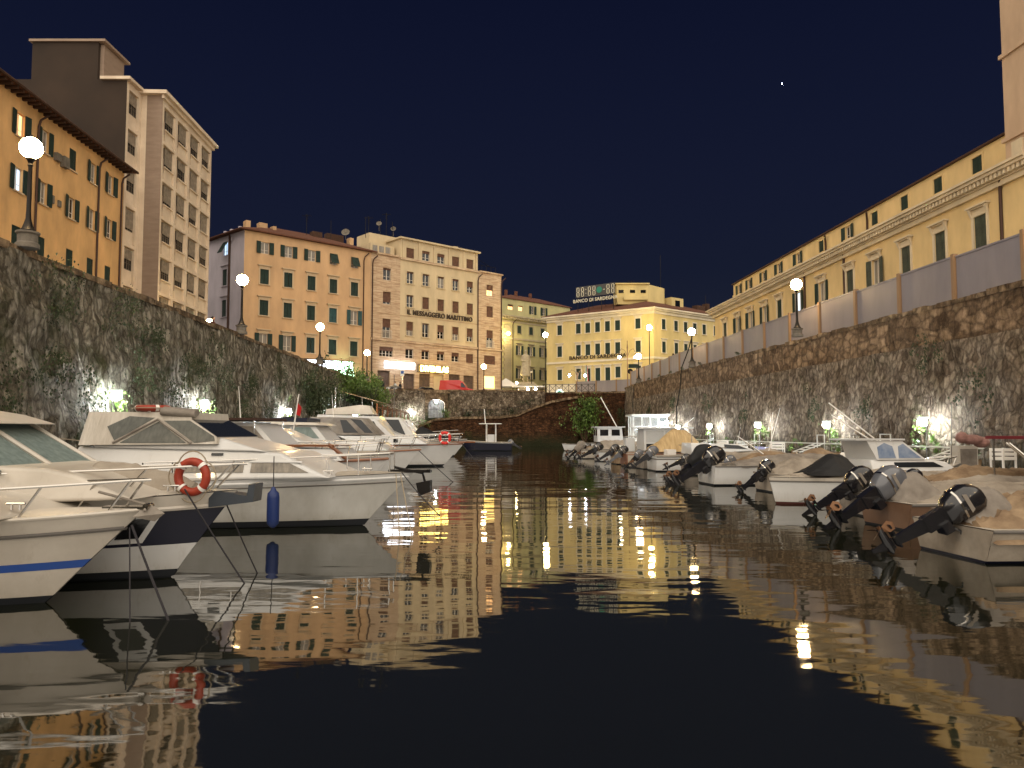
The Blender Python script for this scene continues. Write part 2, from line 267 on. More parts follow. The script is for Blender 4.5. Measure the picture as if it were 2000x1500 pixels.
# ------------------------------------------------------------------ windows (shared meshes)
CA={}
def cached(key,fn):
    if key not in CA: CA[key]=fn()
    return CA[key]
def leaf_me(w,h,m):
    def f():
        b=MB(); b.box(0,-.02,0,w,.02,h); b.box(.0,-.03,0,.05,-.02,h); b.box(w-.05,-.03,0,w,-.02,h); b.box(.05,-.03,h-.07,w-.05,-.02,h); b.box(.05,-.03,0,w-.05,-.02,.07); b.box(.05,-.03,h/2-.03,w-.05,-.02,h/2+.03)
        return b.mesh('shutter',m)
    return cached(('leaf',round(w,2),round(h,2),m.name),f)
def window(bld,F,x,z,w,h,kind='closed',sm=None,trim=None,tm=None,frac=.5,pane=None,fm=None,roller=None,gap=0):
    """x centre, z bottom of the opening in facade frame F"""
    sm=sm or M_gs; fm=fm or M_fr; pane=pane or M_gl
    M=F@T(x,0,z); w_=round(w,2); h_=round(h,2)
    def f_frame():
        b=MB(); d0,d1=.13,.19
        b.box(-w/2,d0,0,-w/2+.06,d1,h); b.box(w/2-.06,d0,0,w/2,d1,h); b.box(-w/2+.06,d0,h-.06,w/2-.06,d1,h); b.box(-w/2+.06,d0,0,w/2-.06,d1,.06)
        if kind!='closed': b.box(-.045,d0,.06,.045,d1,h-.06); b.box(-w/2+.06,d0+.01,h*.3,-.045,d1-.01,h*.3+.035); b.box(.045,d0+.01,h*.3,w/2-.06,d1-.01,h*.3+.035)
        if w>1.35: 
            for q in (-w/4,w/4): b.box(q-.035,d0,.06,q+.035,d1,h-.06)
        return b.mesh('window',fm)
    wo=inst(cached(('wf',w_,h_,kind=='closed',fm.name),f_frame),'window',bld,M)
    if kind!='closed':
        inst(cached(('pn',w_,h_,pane.name),lambda:MB().box(-w/2+.03,.17,.03,w/2-.03,.18,h-.03).mesh('pane',pane)),'pane',wo,M)
    if kind=='closed':
        lm=leaf_me(w/2-.01,h-.02,sm); a=R(gap)
        inst(lm,'shutter',wo,M@T(-w/2,.06,.01)@Matrix.Rotation(-a*.6,4,'Z')); inst(lm,'shutter',wo,M@T(w/2,.06,.01)@Matrix.Rotation(a*.4,4,'Z')@T(-(w/2-.01),0,0))
    elif kind=='open':
        lm=leaf_me(w/2,h+.04,sm); a=R(rnd.uniform(4,14))
        inst(lm,'shutter',wo,M@T(-w/2-.01,-.04,-.02)@Matrix.Rotation(a,4,'Z')@T(-w/2,0,0)); inst(lm,'shutter',wo,M@T(w/2+.01,-.04,-.02)@Matrix.Rotation(-R(rnd.uniform(4,14)),4,'Z'))
    elif kind=='roller':
        rm=roller or M_bs; hh=round(h*frac,2)
        inst(cached(('ro',w_,h_,hh,rm.name),lambda:MB().box(-w/2+.02,.09,h-hh,w/2-.02,.12,h-.01).mesh('roller_shutter',rm)),'roller_shutter',wo,M)
    elif kind=='tilt':
        lm=leaf_me(w-.02,h,sm); inst(lm,'shutter',wo,M@T(0,-.01,h)@Matrix.Rotation(R(-20-rnd.random()*10),4,'X')@T(-w/2+.01,0,-h))
    if trim:
        tm=tm or M_sills
        def f_trim():
            b=MB()
            if trim in('plain','hood'):
                b.box(-w/2-.13,-.04,0,-w/2,0,h+.13); b.box(w/2,-.04,0,w/2+.13,0,h+.13); b.box(-w/2,-.04,h,w/2,0,h+.13)
            if trim=='hood':
                b.box(-w/2-.13,-.05,h+.135,w/2+.13,0,h+.36); b.box(-w/2-.3,-.22,h+.365,w/2+.3,0,h+.45); b.box(-w/2-.22,-.12,h+.30,w/2+.22,-.052,h+.362)
            if trim=='grand':
                b.box(-w/2-.2,-.07,0,-w/2,0,h+.2); b.box(w/2,-.07,0,w/2+.2,0,h+.2); b.box(-w/2,-.07,h,w/2,0,h+.2)
                b.box(-w/2-.1,-.06,h+.205,w/2+.1,0,h+.5); b.box(-w/2-.36,-.34,h+.505,w/2+.36,0,h+.60); b.box(-w/2-.28,-.22,h+.42,w/2+.28,-.063,h+.5)
                for q in (-w/2-.24,w/2+.08): b.prism([(-.07,h-.05),(-.30,h+.49),(-.062,h+.49)],(q,q+.16),0)
            b.box(-w/2-.16,-.14,-.09,w/2+.16,.0,-.002)
            return b.mesh('window_trim',tm)
        inst(cached(('tr',w_,h_,trim,tm.name),f_trim),'window_trim',wo,M)
    return wo
def bands(bld,F,name,m,items,smooth=False):
    if name in('shop_shutter','sill','wall_vent_box','pilaster','terrace_glazing') and len(items)>1:
        for it in items: bands(bld,F,name,m,[it])
        return
    b=MB(F)
    for it in items: b.box(*it)
    return part(b,name,m,bld,smooth)
def text(s,size,ext,m,name,parent,M,sx=1,bold=0):
    cu=bpy.data.curves.new(name,'FONT'); cu.body=s; cu.size=size; cu.extrude=ext; cu.align_x='CENTER'; cu.space_character=1.08; cu.offset=bold
    o=bpy.data.objects.new(name,cu); me=bpy.data.meshes.new_from_object(o); bpy.data.objects.remove(o); bpy.data.curves.remove(cu)
    me.transform(Matrix.Rotation(R(90),4,'X')); me.transform(Matrix.Diagonal((sx,1,1,1))); me.materials.clear(); me.materials.append(m)
    return inst(me,name,parent,M)
def hip(mb,pts,z0,rise,inset,over=.5,th=.12):
    c=Vector((sum(p[0] for p in pts)/len(pts),sum(p[1] for p in pts)/len(pts))); P=[Vector(p[:2]) for p in pts]
    def off(k): return [q+(q-c).normalized()*k for q in P]
    o=off(over); i=[c+(q-c)*(1-inset) for q in P]; n=len(P)
    vs=[(q.x,q.y,z0) for q in o]+[(q.x,q.y,z0+th) for q in o]+[(q.x,q.y,z0+rise) for q in i]
    mb.add(vs,[tuple(range(n))[::-1],tuple(range(2*n,3*n))]+[(k,(k+1)%n,n+(k+1)%n,n+k) for k in range(n)]+[(n+k,n+(k+1)%n,2*n+(k+1)%n,2*n+k) for k in range(n)])
def mast(parent,x,y,z,h,kind=0,name='antenna'):
    b=MB(); b.tube([(x,y,z),(x,y,z+h)],.035,5)
    if kind==1:
        for k in range(5): b.tube([(x-.1,y-.35+.02*k,z+h-.1-.09*k*2),(x+.1,y+.35-.02*k,z+h-.1-.09*k*2)],.02,4)
        b.tube([(x-.5,y,z+h-.2),(x+.5,y,z+h-.2)],.02,4)
        for k in range(6): b.tube([(x-.5+.2*k,y-.25,z+h-.2),(x-.5+.2*k,y+.25,z+h-.2)],.015,4)
    part(b,name,M_iron,parent)
def dish(parent,x,y,z,r=.45):
    b=MB(T(x,y,z)@Matrix.Rotation(R(65),4,'X')); b.lathe([(.03,-.12),(r*.6,-.06),(r,.05),(r*.97,.07),(r*.55,-.03),(.02,-.08)],n=14)
    b.M=None; b.tube([(x,y+.1,z-.9),(x,y,z)],.03,5); part(b,'satellite_dish',M_conc,parent,True)
ST=5.85   # street level
PT=6.65   # parapet top
exec_parts=[]
# ================================================================== SETTING
WLp=[(-12.3,-60),(-13.2,0),(-13.4,20),(-13.9,35),(-14.3,50),(-14.7,61),(-14.55,75),(-14.4,86)]
WRp=[(18.6,-60),(18.1,0),(17.0,25),(15.3,45),(14.05,60),(12.97,79),(12.8,81)]
END=[(-14.4,86.5),(-6,88.0),(3.8,89.0),(8.0,88.2),(12.9,87.4)]
b=MB(); b.grid(lambda u,v:(-17+36*u,-60+150*v,0),1,1); solo(b,'water',M_water,(0,0,0),kind='structure')
b=MB()
for i in range(len(WLp)-1):
    p,q=WLp[i],WLp[i+1]; b.quad((-700,p[1],ST),(p[0]-.2,p[1],ST),(q[0]-.2,q[1],ST),(-700,q[1],ST))
for i in range(len(WRp)-1):
    p,q=WRp[i],WRp[i+1]; b.quad((p[0]+.2,p[1],ST),(700,p[1],ST),(700,q[1],ST),(q[0]+.2,q[1],ST))
b.quad((12.9+.2,81,ST),(700,81,ST),(700,87.4,ST),(12.9+.2,87.4,ST)); b.quad((-700,86,ST),(-14.4,86,ST),(-14.4,86.7,ST),(-700,86.7,ST))
prev=None
b.add([(-700,86.7,ST),(-14.4,86.7,ST),(-6,88.2,ST),(3.8,89.2,ST),(8,88.4,ST),(13.1,87.4,ST),(700,87.4,ST),(700,900,ST),(-700,900,ST)],[tuple(range(9))])
solo(b,'ground',M_street,(0,0,0),kind='structure')
def interp(poly,y):
    for i in range(len(poly)-1):
        if poly[i][1]<=y<=poly[i+1][1]:
            t=(y-poly[i][1])/(poly[i+1][1]-poly[i][1]); return poly[i][0]+t*(poly[i+1][0]-poly[i][0])
    return poly[-1][0]
def rough_wall(path,sgn,z0,z1,batter,name,m,label,amp=.16,step=.3,th=1.0,cap=True,thing_=None):
    """path list of (x,y); sgn=+1 when the face looks to the left-hand side of the walking direction"""
    P=[Vector(p) for p in path]; L=[0]
    for i in range(len(P)-1): L.append(L[-1]+(P[i+1]-P[i]).length)
    def at(d):
        for i in range(len(P)-1):
            if d<=L[i+1]+1e-6:
                e=(P[i+1]-P[i]).normalized(); q=P[i]+e*(d-L[i]); return q,Vector((-e.y,e.x))*sgn
        e=(P[-1]-P[-2]).normalized(); return P[-1],Vector((-e.y,e.x))*sgn
    nu=max(2,int(L[-1]/step)); nv=max(2,int((z1-z0)/step))
    def fn(u,v):
        q,n=at(u*L[-1]); z=z0+(z1-z0)*v
        k=batter*(1-v)+amp*noise.noise(Vector((q.x*.9,q.y*.9,z*.9)))+amp*.7*noise.noise(Vector((q.x*2.3,q.y*2.3,z*2.3+9)))*(1 if v<.99 else .3)
        zz=z+(.05*noise.noise(Vector((q.x*.7,q.y*.7,3))) if v==1 else 0)
        return (q.x+n.x*k,q.y+n.y*k,zz)
    t=thing_ or thing(name,label,'wall',(path[0][0],path[0][1],0))
    b=MB(); b.grid(fn,nu,nv)
    def back(u,v):
        q,n=at(u*L[-1]); 
        if v==0: f=fn(u,1); return (f[0],f[1],f[2])
        return (q.x-n.x*th*min(1,v*2),q.y-n.y*th*min(1,v*2),z1 if v<=.5 else ST-.3)
    b.grid(back,nu,2); part(b,'wall_face',m,t,True)
    if cap:
        b=MB(); d=0
        while d<L[-1]-.2:
            w=rnd.uniform(.6,1.3); d2=min(d+w,L[-1]); q0,n0=at(d+.02); q1,n1=at(d2-.02); h=rnd.uniform(.10,.17); o=rnd.uniform(.02,.07)
            a0=q0+n0*o; a1=q1+n1*o; c0=q0-n0*.45; c1=q1-n1*.45; zb=z1-.06; zt=z1+h
            b.add([(a0.x,a0.y,zb),(a1.x,a1.y,zb),(c1.x,c1.y,zb),(c0.x,c0.y,zb),(a0.x,a0.y,zt),(a1.x,a1.y,zt),(c1.x,c1.y,zt),(c0.x,c0.y,zt)],[(0,3,2,1),(4,5,6,7),(0,1,5,4),(1,2,6,5),(2,3,7,6),(3,0,4,7)])
            d=d2
        part(b,'coping',M_cap,t)
    return t
tL=rough_wall(WLp,-1,-.6,PT-.1,.55,'retaining_wall',M_wallL,'tall rubble stone retaining wall along the left bank, overgrown with ivy',amp=.2)
tR=rough_wall(WRp,1,-.6,5.1,.5,'retaining_wall',M_wallR,'long brown stone rampart along the right bank below the grey hoarding',amp=.17,cap=False)
rough_wall([(x+.06,y) for x,y in WRp],1,5.1,PT-.12,.03,'x',M_ash,'',amp=.05,thing_=tR)
rough_wall([(12.8,81.0),(12.9,87.6)],1,-.6,PT-.12,.3,'x',M_wallR,'',amp=.1,thing_=tR)
tE=rough_wall([(-14.4,86.5),(-9.9,87.3)],-1,-.6,6.35,.2,'retaining_wall',M_wallE,'grey rubble wall closing the end of the canal, with an opening lit from inside',amp=.12)
rough_wall([(-7.35,87.75),(-6,88.0),(3.8,89.0)],-1,-.6,6.3,.2,'x',M_wallE,'',amp=.12,thing_=tE)
# gate opening between
g=thing('gateway','arched gateway in the end wall, lit cold white from inside behind iron bars','gate',(-8.6,87.5,3.2))
Fg=frame((-9.9,87.3),(-7.35,87.75))
b=MB(Fg); b.box(0,-.25,-.6,.35,.9,6.0); b.box(2.25,-.25,-.6,2.59,.9,6.0); b.box(.35,-.25,5.3,2.25,.9,6.0); b.box(-.2,-.4,6.0,2.8,.9,6.4); b.box(.35,.0,-.6,2.25,.9,3.2)
b.prism([(.35,4.75)]+[(1.3-.95*math.cos(R(a)),4.75+.55*math.sin(R(a))) for a in range(15,180,15)]+[(2.25,4.75),(2.25,5.31),(.35,5.31)],(-.24,.88),1); part(b,'gate_surround',M_cap,g)
b=MB(Fg)
for k in range(11): b.tube([(.45+k*.17,.1,3.2),(.45+k*.17,.1,5.1)],.02,5)
b.tube([(.4,.1,4.2),(2.2,.1,4.2)],.025,5); part(b,'gate_bars',M_iron,g)
part(MB(Fg).box(.35,2.2,3.2,2.25,2.3,5.6),'back_wall',M_conc,g)
part(MB(Fg).sphere((1.3,.35,5.05),.13,8,6),'lamp_bulb',mat('gate_bulb',(240,250,255),emit=(225,240,255),es=420),g)
# right end wall and brick bastion
rough_wall([(3.8,89.0),(8.0,88.2),(12.9,87.4)],-1,-.6,6.1,.1,'retaining_wall',M_brick,'brown brick wall behind the big green bush at the canal end',amp=.08)
t=thing('bastion','dark brown brick bastion in the water at the canal end, its top rising rightward','bastion',(0,85.8,0))
top=[(-10.5,2.2),(-8.6,3.0),(-6,3.2),(-1.5,3.25),(.6,3.5),(2.4,4.3),(4.4,5.0),(6.2,5.35),(7.4,5.5)]
def tz(x):
    for i in range(len(top)-1):
        if top[i][0]<=x<=top[i+1][0]: 
            k=(x-top[i][0])/(top[i+1][0]-top[i][0]); return top[i][1]+k*(top[i+1][1]-top[i][1])
    return top[-1][1]
b=MB(); b.grid(lambda u,v:(-10.5+17.9*u+0,85.75+.15*noise.noise(Vector((u*18,v*6,0)))+(.35 if v==1 else .25*v)+.6*abs(u-.5)**2,-.6+(tz(-10.5+17.9*u)+.6)*v),60,14)
b.grid(lambda u,v:(-10.5+17.9*u,86.1+3.2*v,tz(-10.5+17.9*u)-.01),60,2); b.quad((7.4,85.9,-.6),(7.4,88.5,-.6),(7.4,88.5,5.5),(7.4,85.9,5.5)); part(b,'brick_face',M_brick,t,True)
b=MB(); b.grid(lambda u,v:(-10.5+17.9*u,85.85+.5*v,tz(-10.5+17.9*u)+.12+.02*noise.noise(Vector((u*40,v,0)))),60,1)
b.grid(lambda u,v:(-10.5+17.9*u,85.86,tz(-10.5+17.9*u)-.15+.27*v),60,1); part(b,'coping',M_cap,t)
b=MB()
for k in range(18):
    x=-5.5+k*.62; b.tube([(x,86.5,tz(x)),(x,86.5,tz(x)+.9)],.02,4)
b.tube([(-5.5+k*.62,86.5,tz(-5.5+k*.62)+.9) for k in range(18)],.022,4); part(b,'railing',M_iron,t)
# brick ramp slab on the right of the bush
b=MB(); b.prism([(8.2,-.6),(12.6,-.6),(12.6,4.4),(11.4,4.3),(8.2,2.4)],(86.6,87.3),1); solo(b,'buttress',M_brick,(10,86.6,0),'sloping brown brick buttress beside the right rampart at the canal end','buttress')
# quays
def quay(path,sgn,w,z,name):
    b=MB()
    for i in range(len(path)-1):
        p,q=path[i],path[i+1]; x0,x1=p[0]+sgn*.2,q[0]+sgn*.2
        for (za,zb) in ((0,0),):
            b.add([(x0,p[1],-.6),(x0+sgn*w,p[1],-.6),(x1+sgn*w,q[1],-.6),(x1,q[1],-.6),(x0,p[1],z),(x0+sgn*w,p[1],z),(x1+sgn*w,q[1],z),(x1,q[1],z)],[(4,5,6,7),(0,1,5,4),(1,2,6,5),(2,3,7,6),(3,0,4,7)])
    solo(b,name,M_quay,(path[0][0],path[0][1],0),kind='structure')
quay(WLp[:-1],1,2.1,.45,'pavement'); quay(WRp[:-1],-1,2.2,.42,'pavement')
# ================================================================== BUILDINGS
def body(mb,depth,x0,x1,z0,z1,back=True):      # sides + back + roof slab in facade frame
    mb.quad((x0,0,z0),(x0,0,z1),(x0,depth,z1),(x0,depth,z0)); mb.quad((x1,0,z0),(x1,depth,z0),(x1,depth,z1),(x1,0,z1)); mb.quad((x0,depth,z0),(x0,depth,z1),(x1,depth,z1),(x1,depth,z0))
    mb.quad((x0,0,z1),(x1,0,z1),(x1,depth,z1),(x0,depth,z1))
def pipe(bld,F,x,z0,z1,name='drainpipe',y=-.1,r=.07,m=None):
    b=MB(F); b.tube([(x+.5,y-.3,z1),(x+.1,y-.05,z1-.45),(x,y,z1-.9),(x,y,z0)],r,6); part(b,name,m or M_pipe,bld)
# ---- A: ochre building on the left
A=thing('ochre_building','ochre plastered building with tiled eave and green shutters at the far left','building',(-28.3,30,ST),R(90)+math.atan(.0392))
F=W[A]@T(0,0,-ST)
F=frame((-28.3,30),(-28.3-.0392,31))
cols=[5.6,8.4,11.2,14.05,16.6,19.85,22.5,25.0]; rects=[];ws=[]
for i,x in enumerate(cols):
    w=.85 if i!=4 else .8
    for j,(zb,h) in enumerate([(18.9,1.4),(15.65,1.4),(12.15,1.45)]):
        rects.append((x-w/2,zb,x+w/2,zb+h)); ws.append((i,j,x,zb,w,h))
b=MB(F); wall_holes(b,-6,27.05,ST,21.4,rects); body(b,13,-6,27.05,ST,21.4); part(b,'wall',M_A,A)
for i,j,x,zb,w,h in ws:
    kd={(3,0):('open',M_lit),(4,0):('open',M_cur),(3,1):('open',M_litb),(6,0):('open',M_cur),(7,0):('open',M_cur),(4,1):('open',M_cur),(6,1):('open',M_cur),(7,1):('open',M_gl),(5,1):('open',M_gl)}.get((i,j),('closed',None))
    window(A,F,x,zb,w,h,kd[0],M_gs,'plain' if 0 else None,pane=kd[1],gap=rnd.choice([0,0,8]))
bands(A,F,'sill',M_sills,[(x-w/2-.1,-.1,zb-.09,x+w/2+.1,-.002,zb) for i,j,x,zb,w,h in ws])
b=MB(F); b.add([(-7,-.75,21.3),(27.5,-.75,21.3),(27.5,13.5,21.3),(-7,13.5,21.3),(-7,-.75,21.45),(27.5,-.75,21.45),(27.5,13.5,21.45),(-7,13.5,21.45),(-3,6,23.6),(23.5,6,23.6)],[(0,3,2,1),(0,1,5,4),(1,2,6,5),(2,3,7,6),(3,0,4,7),(4,5,9,8),(5,6,9),(6,7,8,9),(7,4,8)]); part(b,'roof',M_roof,A)
b=MB(F)
for k in range(62): b.box(-6.8+k*.55,-.72,21.12,-6.65+k*.55,-.004,21.29)
part(b,'rafter_ends',M_eave,A)
b=MB(F); b.tube([(-7,-.83,21.34),(27.5,-.83,21.34)],.09,6); part(b,'gutter',M_eave,A)
for x in (15.75,23.2,26.6): pipe(A,F,x,ST,21.1)
for x,y in ((15,2.5),(18.5,3),(19.2,3.1),(21,3)):
    b=MB(F); b.box(x-.2,y,21.6,x+.2,y+.4,23.3 if x>18 else 22.9); part(b,'chimney',M_eave,A)
bands(A,F,'wall_vent_box',M_conc,[(17.6,-.25,18.8,18.1,-.003,19.3),(18.35,-.3,18.65,18.95,-.003,19.35),(17.5,-.12,16.0,17.7,-.003,16.5),(18.2,-.12,16.0,18.5,-.003,16.4)])
# ---- B: tall beige slab
Bd=thing('tall_office_block','tall beige stone-clad office block with rows of roller-shuttered windows','building',(-28.6,62.5,ST))
F=frame((-28.55,61.3),(-28.55-.0389,62.3)); W_=11.3; ZT=29.1
b=MB(F); rects=[];bays=[(.15,2.75),(2.95,5.6),(5.8,8.4),(8.6,11.15)]; rows=[28.2-3.12*k for k in range(8)]
for (p,q) in bays:
    for z in rows: rects.append((p+.15,z-2.9+.15,q-.1,z+.12))
wall_holes(b,0,W_,ST,ZT,rects,d=.30); body(b,14,0,W_,ST,ZT); part(b,'wall',M_B,Bd)
rng=random.Random(3)
for (p,q) in bays:
    x=(p+q)/2+.25
    for z in rows:
        b=MB(F); b.box(x-.78,.17,z-2.7,x+.80,.295,z-1.62)            # spandrel panel
        b.box(x-.95,.03,z-1.72,x+.95,.30,z-1.62)
        b.box(x+.82,.12,z-2.7,x+.98,.298,z+.08)
        part(b,'spandrel_panel',M_B,Bd)
    for z in rows: part(MB(F).box(x-1.15,.10,z-2.1,x-1.0,.28,z-1.0),'shadow_strip',M_B2,Bd)  # darker strip standing in for the shadow line left of each window
    for z in rows: window(Bd,F@T(0,.06,0),x,z-1.6,1.5,1.62,'roller',frac=rng.choice([.45,.6,.6,.7,.85,.97]),roller=M_gr,fm=M_frd,pane=M_gl)
bands(Bd,F,'cornice',M_B,[(-.5,-.45,ZT+.001,W_+.55,14.4,ZT+.3),(-.3,-.2,ZT-.3,W_+.3,-.003,ZT)])
bands(Bd,F,'parapet',M_B,[(.3,.3,ZT+.302,W_-.3,13,ZT+.45)])
F2=frame((-30.25,58.8),(-30.25,59.8)); b=MB(F2); rects=[]
for z in rows: rects.append((.35,z-2.75+.35,1.95,z+.45))
wall_holes(b,0,2.62,ST,29.2,rects,d=.3); b.quad((0,0,29.2),(2.62,0,29.2),(2.62,12,29.2),(0,12,29.2)); part(b,'side_bay_wall',M_B,Bd)
for z in rows:
    window(Bd,F2@T(0,.06,0),1.15,z-1.3,1.5,1.62,'roller',frac=rng.choice([.5,.55,.9,.3]),roller=M_gr,fm=M_frd)
for z in rows: bands(Bd,F2,'side_bay_spandrel',M_B,[(.4,.17,z-2.38,1.9,.295,z-1.32)])
b=MB(); b.box(-30.2,61.25,ST,-28.56,61.33,29.1); part(b,'return_wall',M_B2,Bd)
b=MB(F2); b.box(-.3,-.35,29.22,2.62,2,29.45); part(b,'side_cornice',M_B,Bd)
b=MB(); b.prism([(-30.27,ST),(-30.27,29.25),(-32.6,29.3),(-32.6,32.3),(-37.8,32.3),(-37.8,29.3),(-48,29.3),(-48,ST)],(58.78,59.1),1); part(b,'blank_gable_wall',M_Bd,Bd)
b=MB(); b.box(-48,59.11,ST,-30.62,74,29.1); part(b,'rear_block',M_Bd,Bd)
b=MB(); b.box(-37.7,59.12,29.2,-32.3,62.2,32.25); b.box(-38.0,58.6,32.31,-32.0,62.6,32.5); part(b,'roof_box',M_B2,Bd)
# ---- C: peach corner building
c0=(-28.14,79.7); dC=Vector((.749,.663)); Cb=thing('peach_building','peach four-storey corner building with green shutters and a pale lilac side','building',(c0[0],c0[1],ST),math.atan2(.663,.749))
F=frame(c0,ang=math.atan2(.663,.749)); cols=[2.25,4.95,7.7,10.4,13.12]; rects=[];ws=[]
rws=[(20.65,1.25),(17.35,1.62),(14.0,1.65),(10.35,1.72)]
for i,x in enumerate(cols):
    for j,(zb,h) in enumerate(rws): rects.append((x-.48,zb,x+.48,zb+h)); ws.append((i,j,x,zb,h))
shops=[(1.2,6.0,3.2,8.8),(4.4,6.0,6.6,8.8),(8.0,6.0,9.6,8.8),(10.6,6.0,13.0,8.6)]
b=MB(F); wall_holes(b,0,15.33,ST,22.85,rects+shops); part(b,'wall',M_C,Cb)
for i,j,x,zb,h in ws:
    kd={(0,0):'open',(1,0):'open',(2,0):'open',(3,0):'tilt',(4,0):'tilt',(4,2):'open',(0,3):'open',(1,3):'open',(2,3):'half',(1,1):'half'}.get((i,j),'closed')
    g_=0
    if kd=='half': kd='closed'; g_=40
    window(Cb,F,x,zb,.96,h,kd,M_ts if (i,j) in((4,2),(3,2)) else M_gs,'hood' if j else None,M_sills,pane=M_cur,gap=g_)
bands(Cb,F,'shop_shutter',M_sh,[(r[0],.2,r[1],r[2],.25,r[3]) for r in shops])
bands(Cb,F,'string_course',M_C,[(0,-.08,9.55,15.33,-.002,9.75)])
Fl=frame((c0[0]-.75*10.5,c0[1]+.66*10.5),c0); LL=math.hypot(7.875,6.93); rects=[];ws=[]
for i,d in enumerate((3.95,8.4)):
    x=LL-d
    for j,(zb,h) in enumerate([(20.75,1.45),(17.4,1.8),(14.0,1.85),(10.4,1.8)]): rects.append((x-.48,zb,x+.48,zb+h)); ws.append((i,j,x,zb,h))
b=MB(Fl); wall_holes(b,0,LL,ST,22.85,rects); part(b,'lilac_side_wall',M_CL,Cb)
for i,j,x,zb,h in ws: window(Cb,Fl,x,zb,.96,h,'tilt' if j==0 else 'closed',M_gs,'hood' if j else None,M_CL,pane=M_litb)
qr=Vector((c0[0]+dC.x*15.33,c0[1]+dC.y*15.33)); ql=Vector((c0[0]-7.875,c0[1]+6.93)); qb=qr+ql-Vector(c0)
b=MB(); b.quad((qr.x,qr.y,ST),(qb.x,qb.y,ST),(qb.x,qb.y,22.85),(qr.x,qr.y,22.85)); b.quad((qb.x,qb.y,ST),(ql.x,ql.y,ST),(ql.x,ql.y,22.85),(qb.x,qb.y,22.85)); part(b,'rear_wall',M_C,Cb)
b=MB(); hip(b,[c0,qr,qb,ql],22.86,1.9,.75,.75); part(b,'roof',M_roof,Cb)
pipe(Cb,F,.3-1.9+.2,ST,22.7) if 0 else None
pipe(Cb,Fl,LL-2.9,ST,22.6,m=M_pipe,r=.11); pipe(Cb,F,14.3,ST,22.6); 
for (x,y,h,w) in ((1.2,2,.9,.5),(3.0,2.2,1.0,.9),(4.2,2.0,.8,.4),(6.0,3,.7,.5),(9.6,2.4,1.2,1.2),(12.5,3.5,1.6,2.2),(14.4,3,1.4,.5)):
    bb=MB(F).box(x-w/2,y,23.2,x+w/2,y+.8,23.6+h); part(bb,'chimney',M_C if w<1 else M_eave,Cb)
for x in (-6.6,-5.2,-3.4): part(MB(Fl).box(LL+x-.15,1.2,22.9,LL+x+.15,1.5,24.1),'chimney',M_CL,Cb)
mast(Cb,*(F@Vector((8.5,3,24)))[:2],24,2.8,1); mast(Cb,*(F@Vector((11.6,3,24)))[:2],24,2.6); v=F@Vector((13.1,2.2,25.3)); dish(Cb,v.x,v.y,25.3,.5)
# pharmacy signs
sg=thing('shop_sign','glowing white and green pharmacy sign on the peach building','sign',tuple((F@Vector((8.5,-.6,9)))))
part(MB(F).box(6.9,-.55,8.75,10.4,-.35,9.55),'sign_panel',M_signw,sg); part(MB(F).box(10.42,-.6,8.5,12.7,-.35,9.6),'green_panel',M_signg,sg); part(MB(F).box(9.9,-.58,8.0,12.9,-.40,8.45),'lower_panel',M_signg,sg)
bb=MB(F); bb.box(8.3,-.9,9.2,9.1,-.8,9.5); bb.box(8.58,-.9,8.9,8.82,-.8,9.9); part(bb,'cross',M_iron,sg)
b=MB(F); b.box(6.8,-.34,8.6,12.9,-.003,9.7); part(b,'sign_backing',M_iron,sg)
# ---- D: newspaper building
Db=thing('newspaper_building','cream and travertine office building carrying dark letters above the third floor','building',tuple(F@Vector((15.33,0,ST))),math.atan2(.663,.749))
x0,x1,x2,x3=15.34,19.42,31.52,35.65; H1,H2=22.8,25.2
# side wings
for (p,q,cx,nm) in ((x0,x1,17.52,'left_wing_wall'),(x2,x3,33.6,'right_wing_wall')):
    rects=[(cx-.55,19.8,cx+.55,21.28),(cx-.55,16.9,cx+.55,18.4),(cx-.55,12.85,cx+.55,15.15),(cx-.95,10.58,cx+.95,11.75)]
    gr=[(p+1.0,5.95,p+2.7,8.9)] if p<20 else [(cx-1.0,7.4,cx+.9,9.0)]
    b=MB(F); wall_holes(b,p,q,ST,H1,rects+gr); body(b,12,p,q,ST,H1); part(b,nm,M_Dt,Db)
    window(Db,F,cx,19.8,1.1,1.48,'roller',frac=.15 if p<20 else .5,pane=M_gl if p<20 else M_lit); window(Db,F,cx,16.9,1.1,1.5,'roller',frac=.82 if p<20 else 1); window(Db,F,cx,12.85,1.1,2.3,'roller',frac=.45); window(Db,F,cx,10.58,1.9,1.17,'roller',frac=.4 if p<20 else .97)
    bands(Db,F,'balcony_rail',M_fr,[(cx-.7,-.12,12.8,cx+.7,-.06,12.86),(cx-.7,-.12,13.7,cx+.7,-.06,13.75)]+[(cx-.7+k*.14,-.11,12.87,cx-.67+k*.14,-.07,13.69) for k in range(11)])
    if p<20: bands(Db,F,'garage_shutter',M_sh,[(g_[0],.2,g_[1],g_[2],.25,g_[3]) for g_ in gr])
    else:
        part(MB(F).box(cx-1.0,.1,7.4,cx+.9,.15,9.0),'lit_shop_window',mat('lit_shop',(255,220,130),emit=(255,215,120),es=1.3),Db)
        part(MB(F).add([(cx-1.1,-.02,7.35),(cx+1.0,-.02,7.35),(cx+1.0,-1.2,6.8),(cx-1.1,-1.2,6.8)],[(0,1,2,3)]),'awning',M_cov,Db)
cols=[20.83,23.18,25.5,27.85,30.2]; rects=[]; ws=[]
for i,x in enumerate(cols):
    for j,(zb,h,w) in enumerate([(22.98,1.25,1.15),(19.8,1.5,1.02),(16.87,1.52,1.02),(13.35,1.75,1.02)]): rects.append((x-w/2,zb,x+w/2,zb+h)); ws.append((i,j,x,zb,w,h))
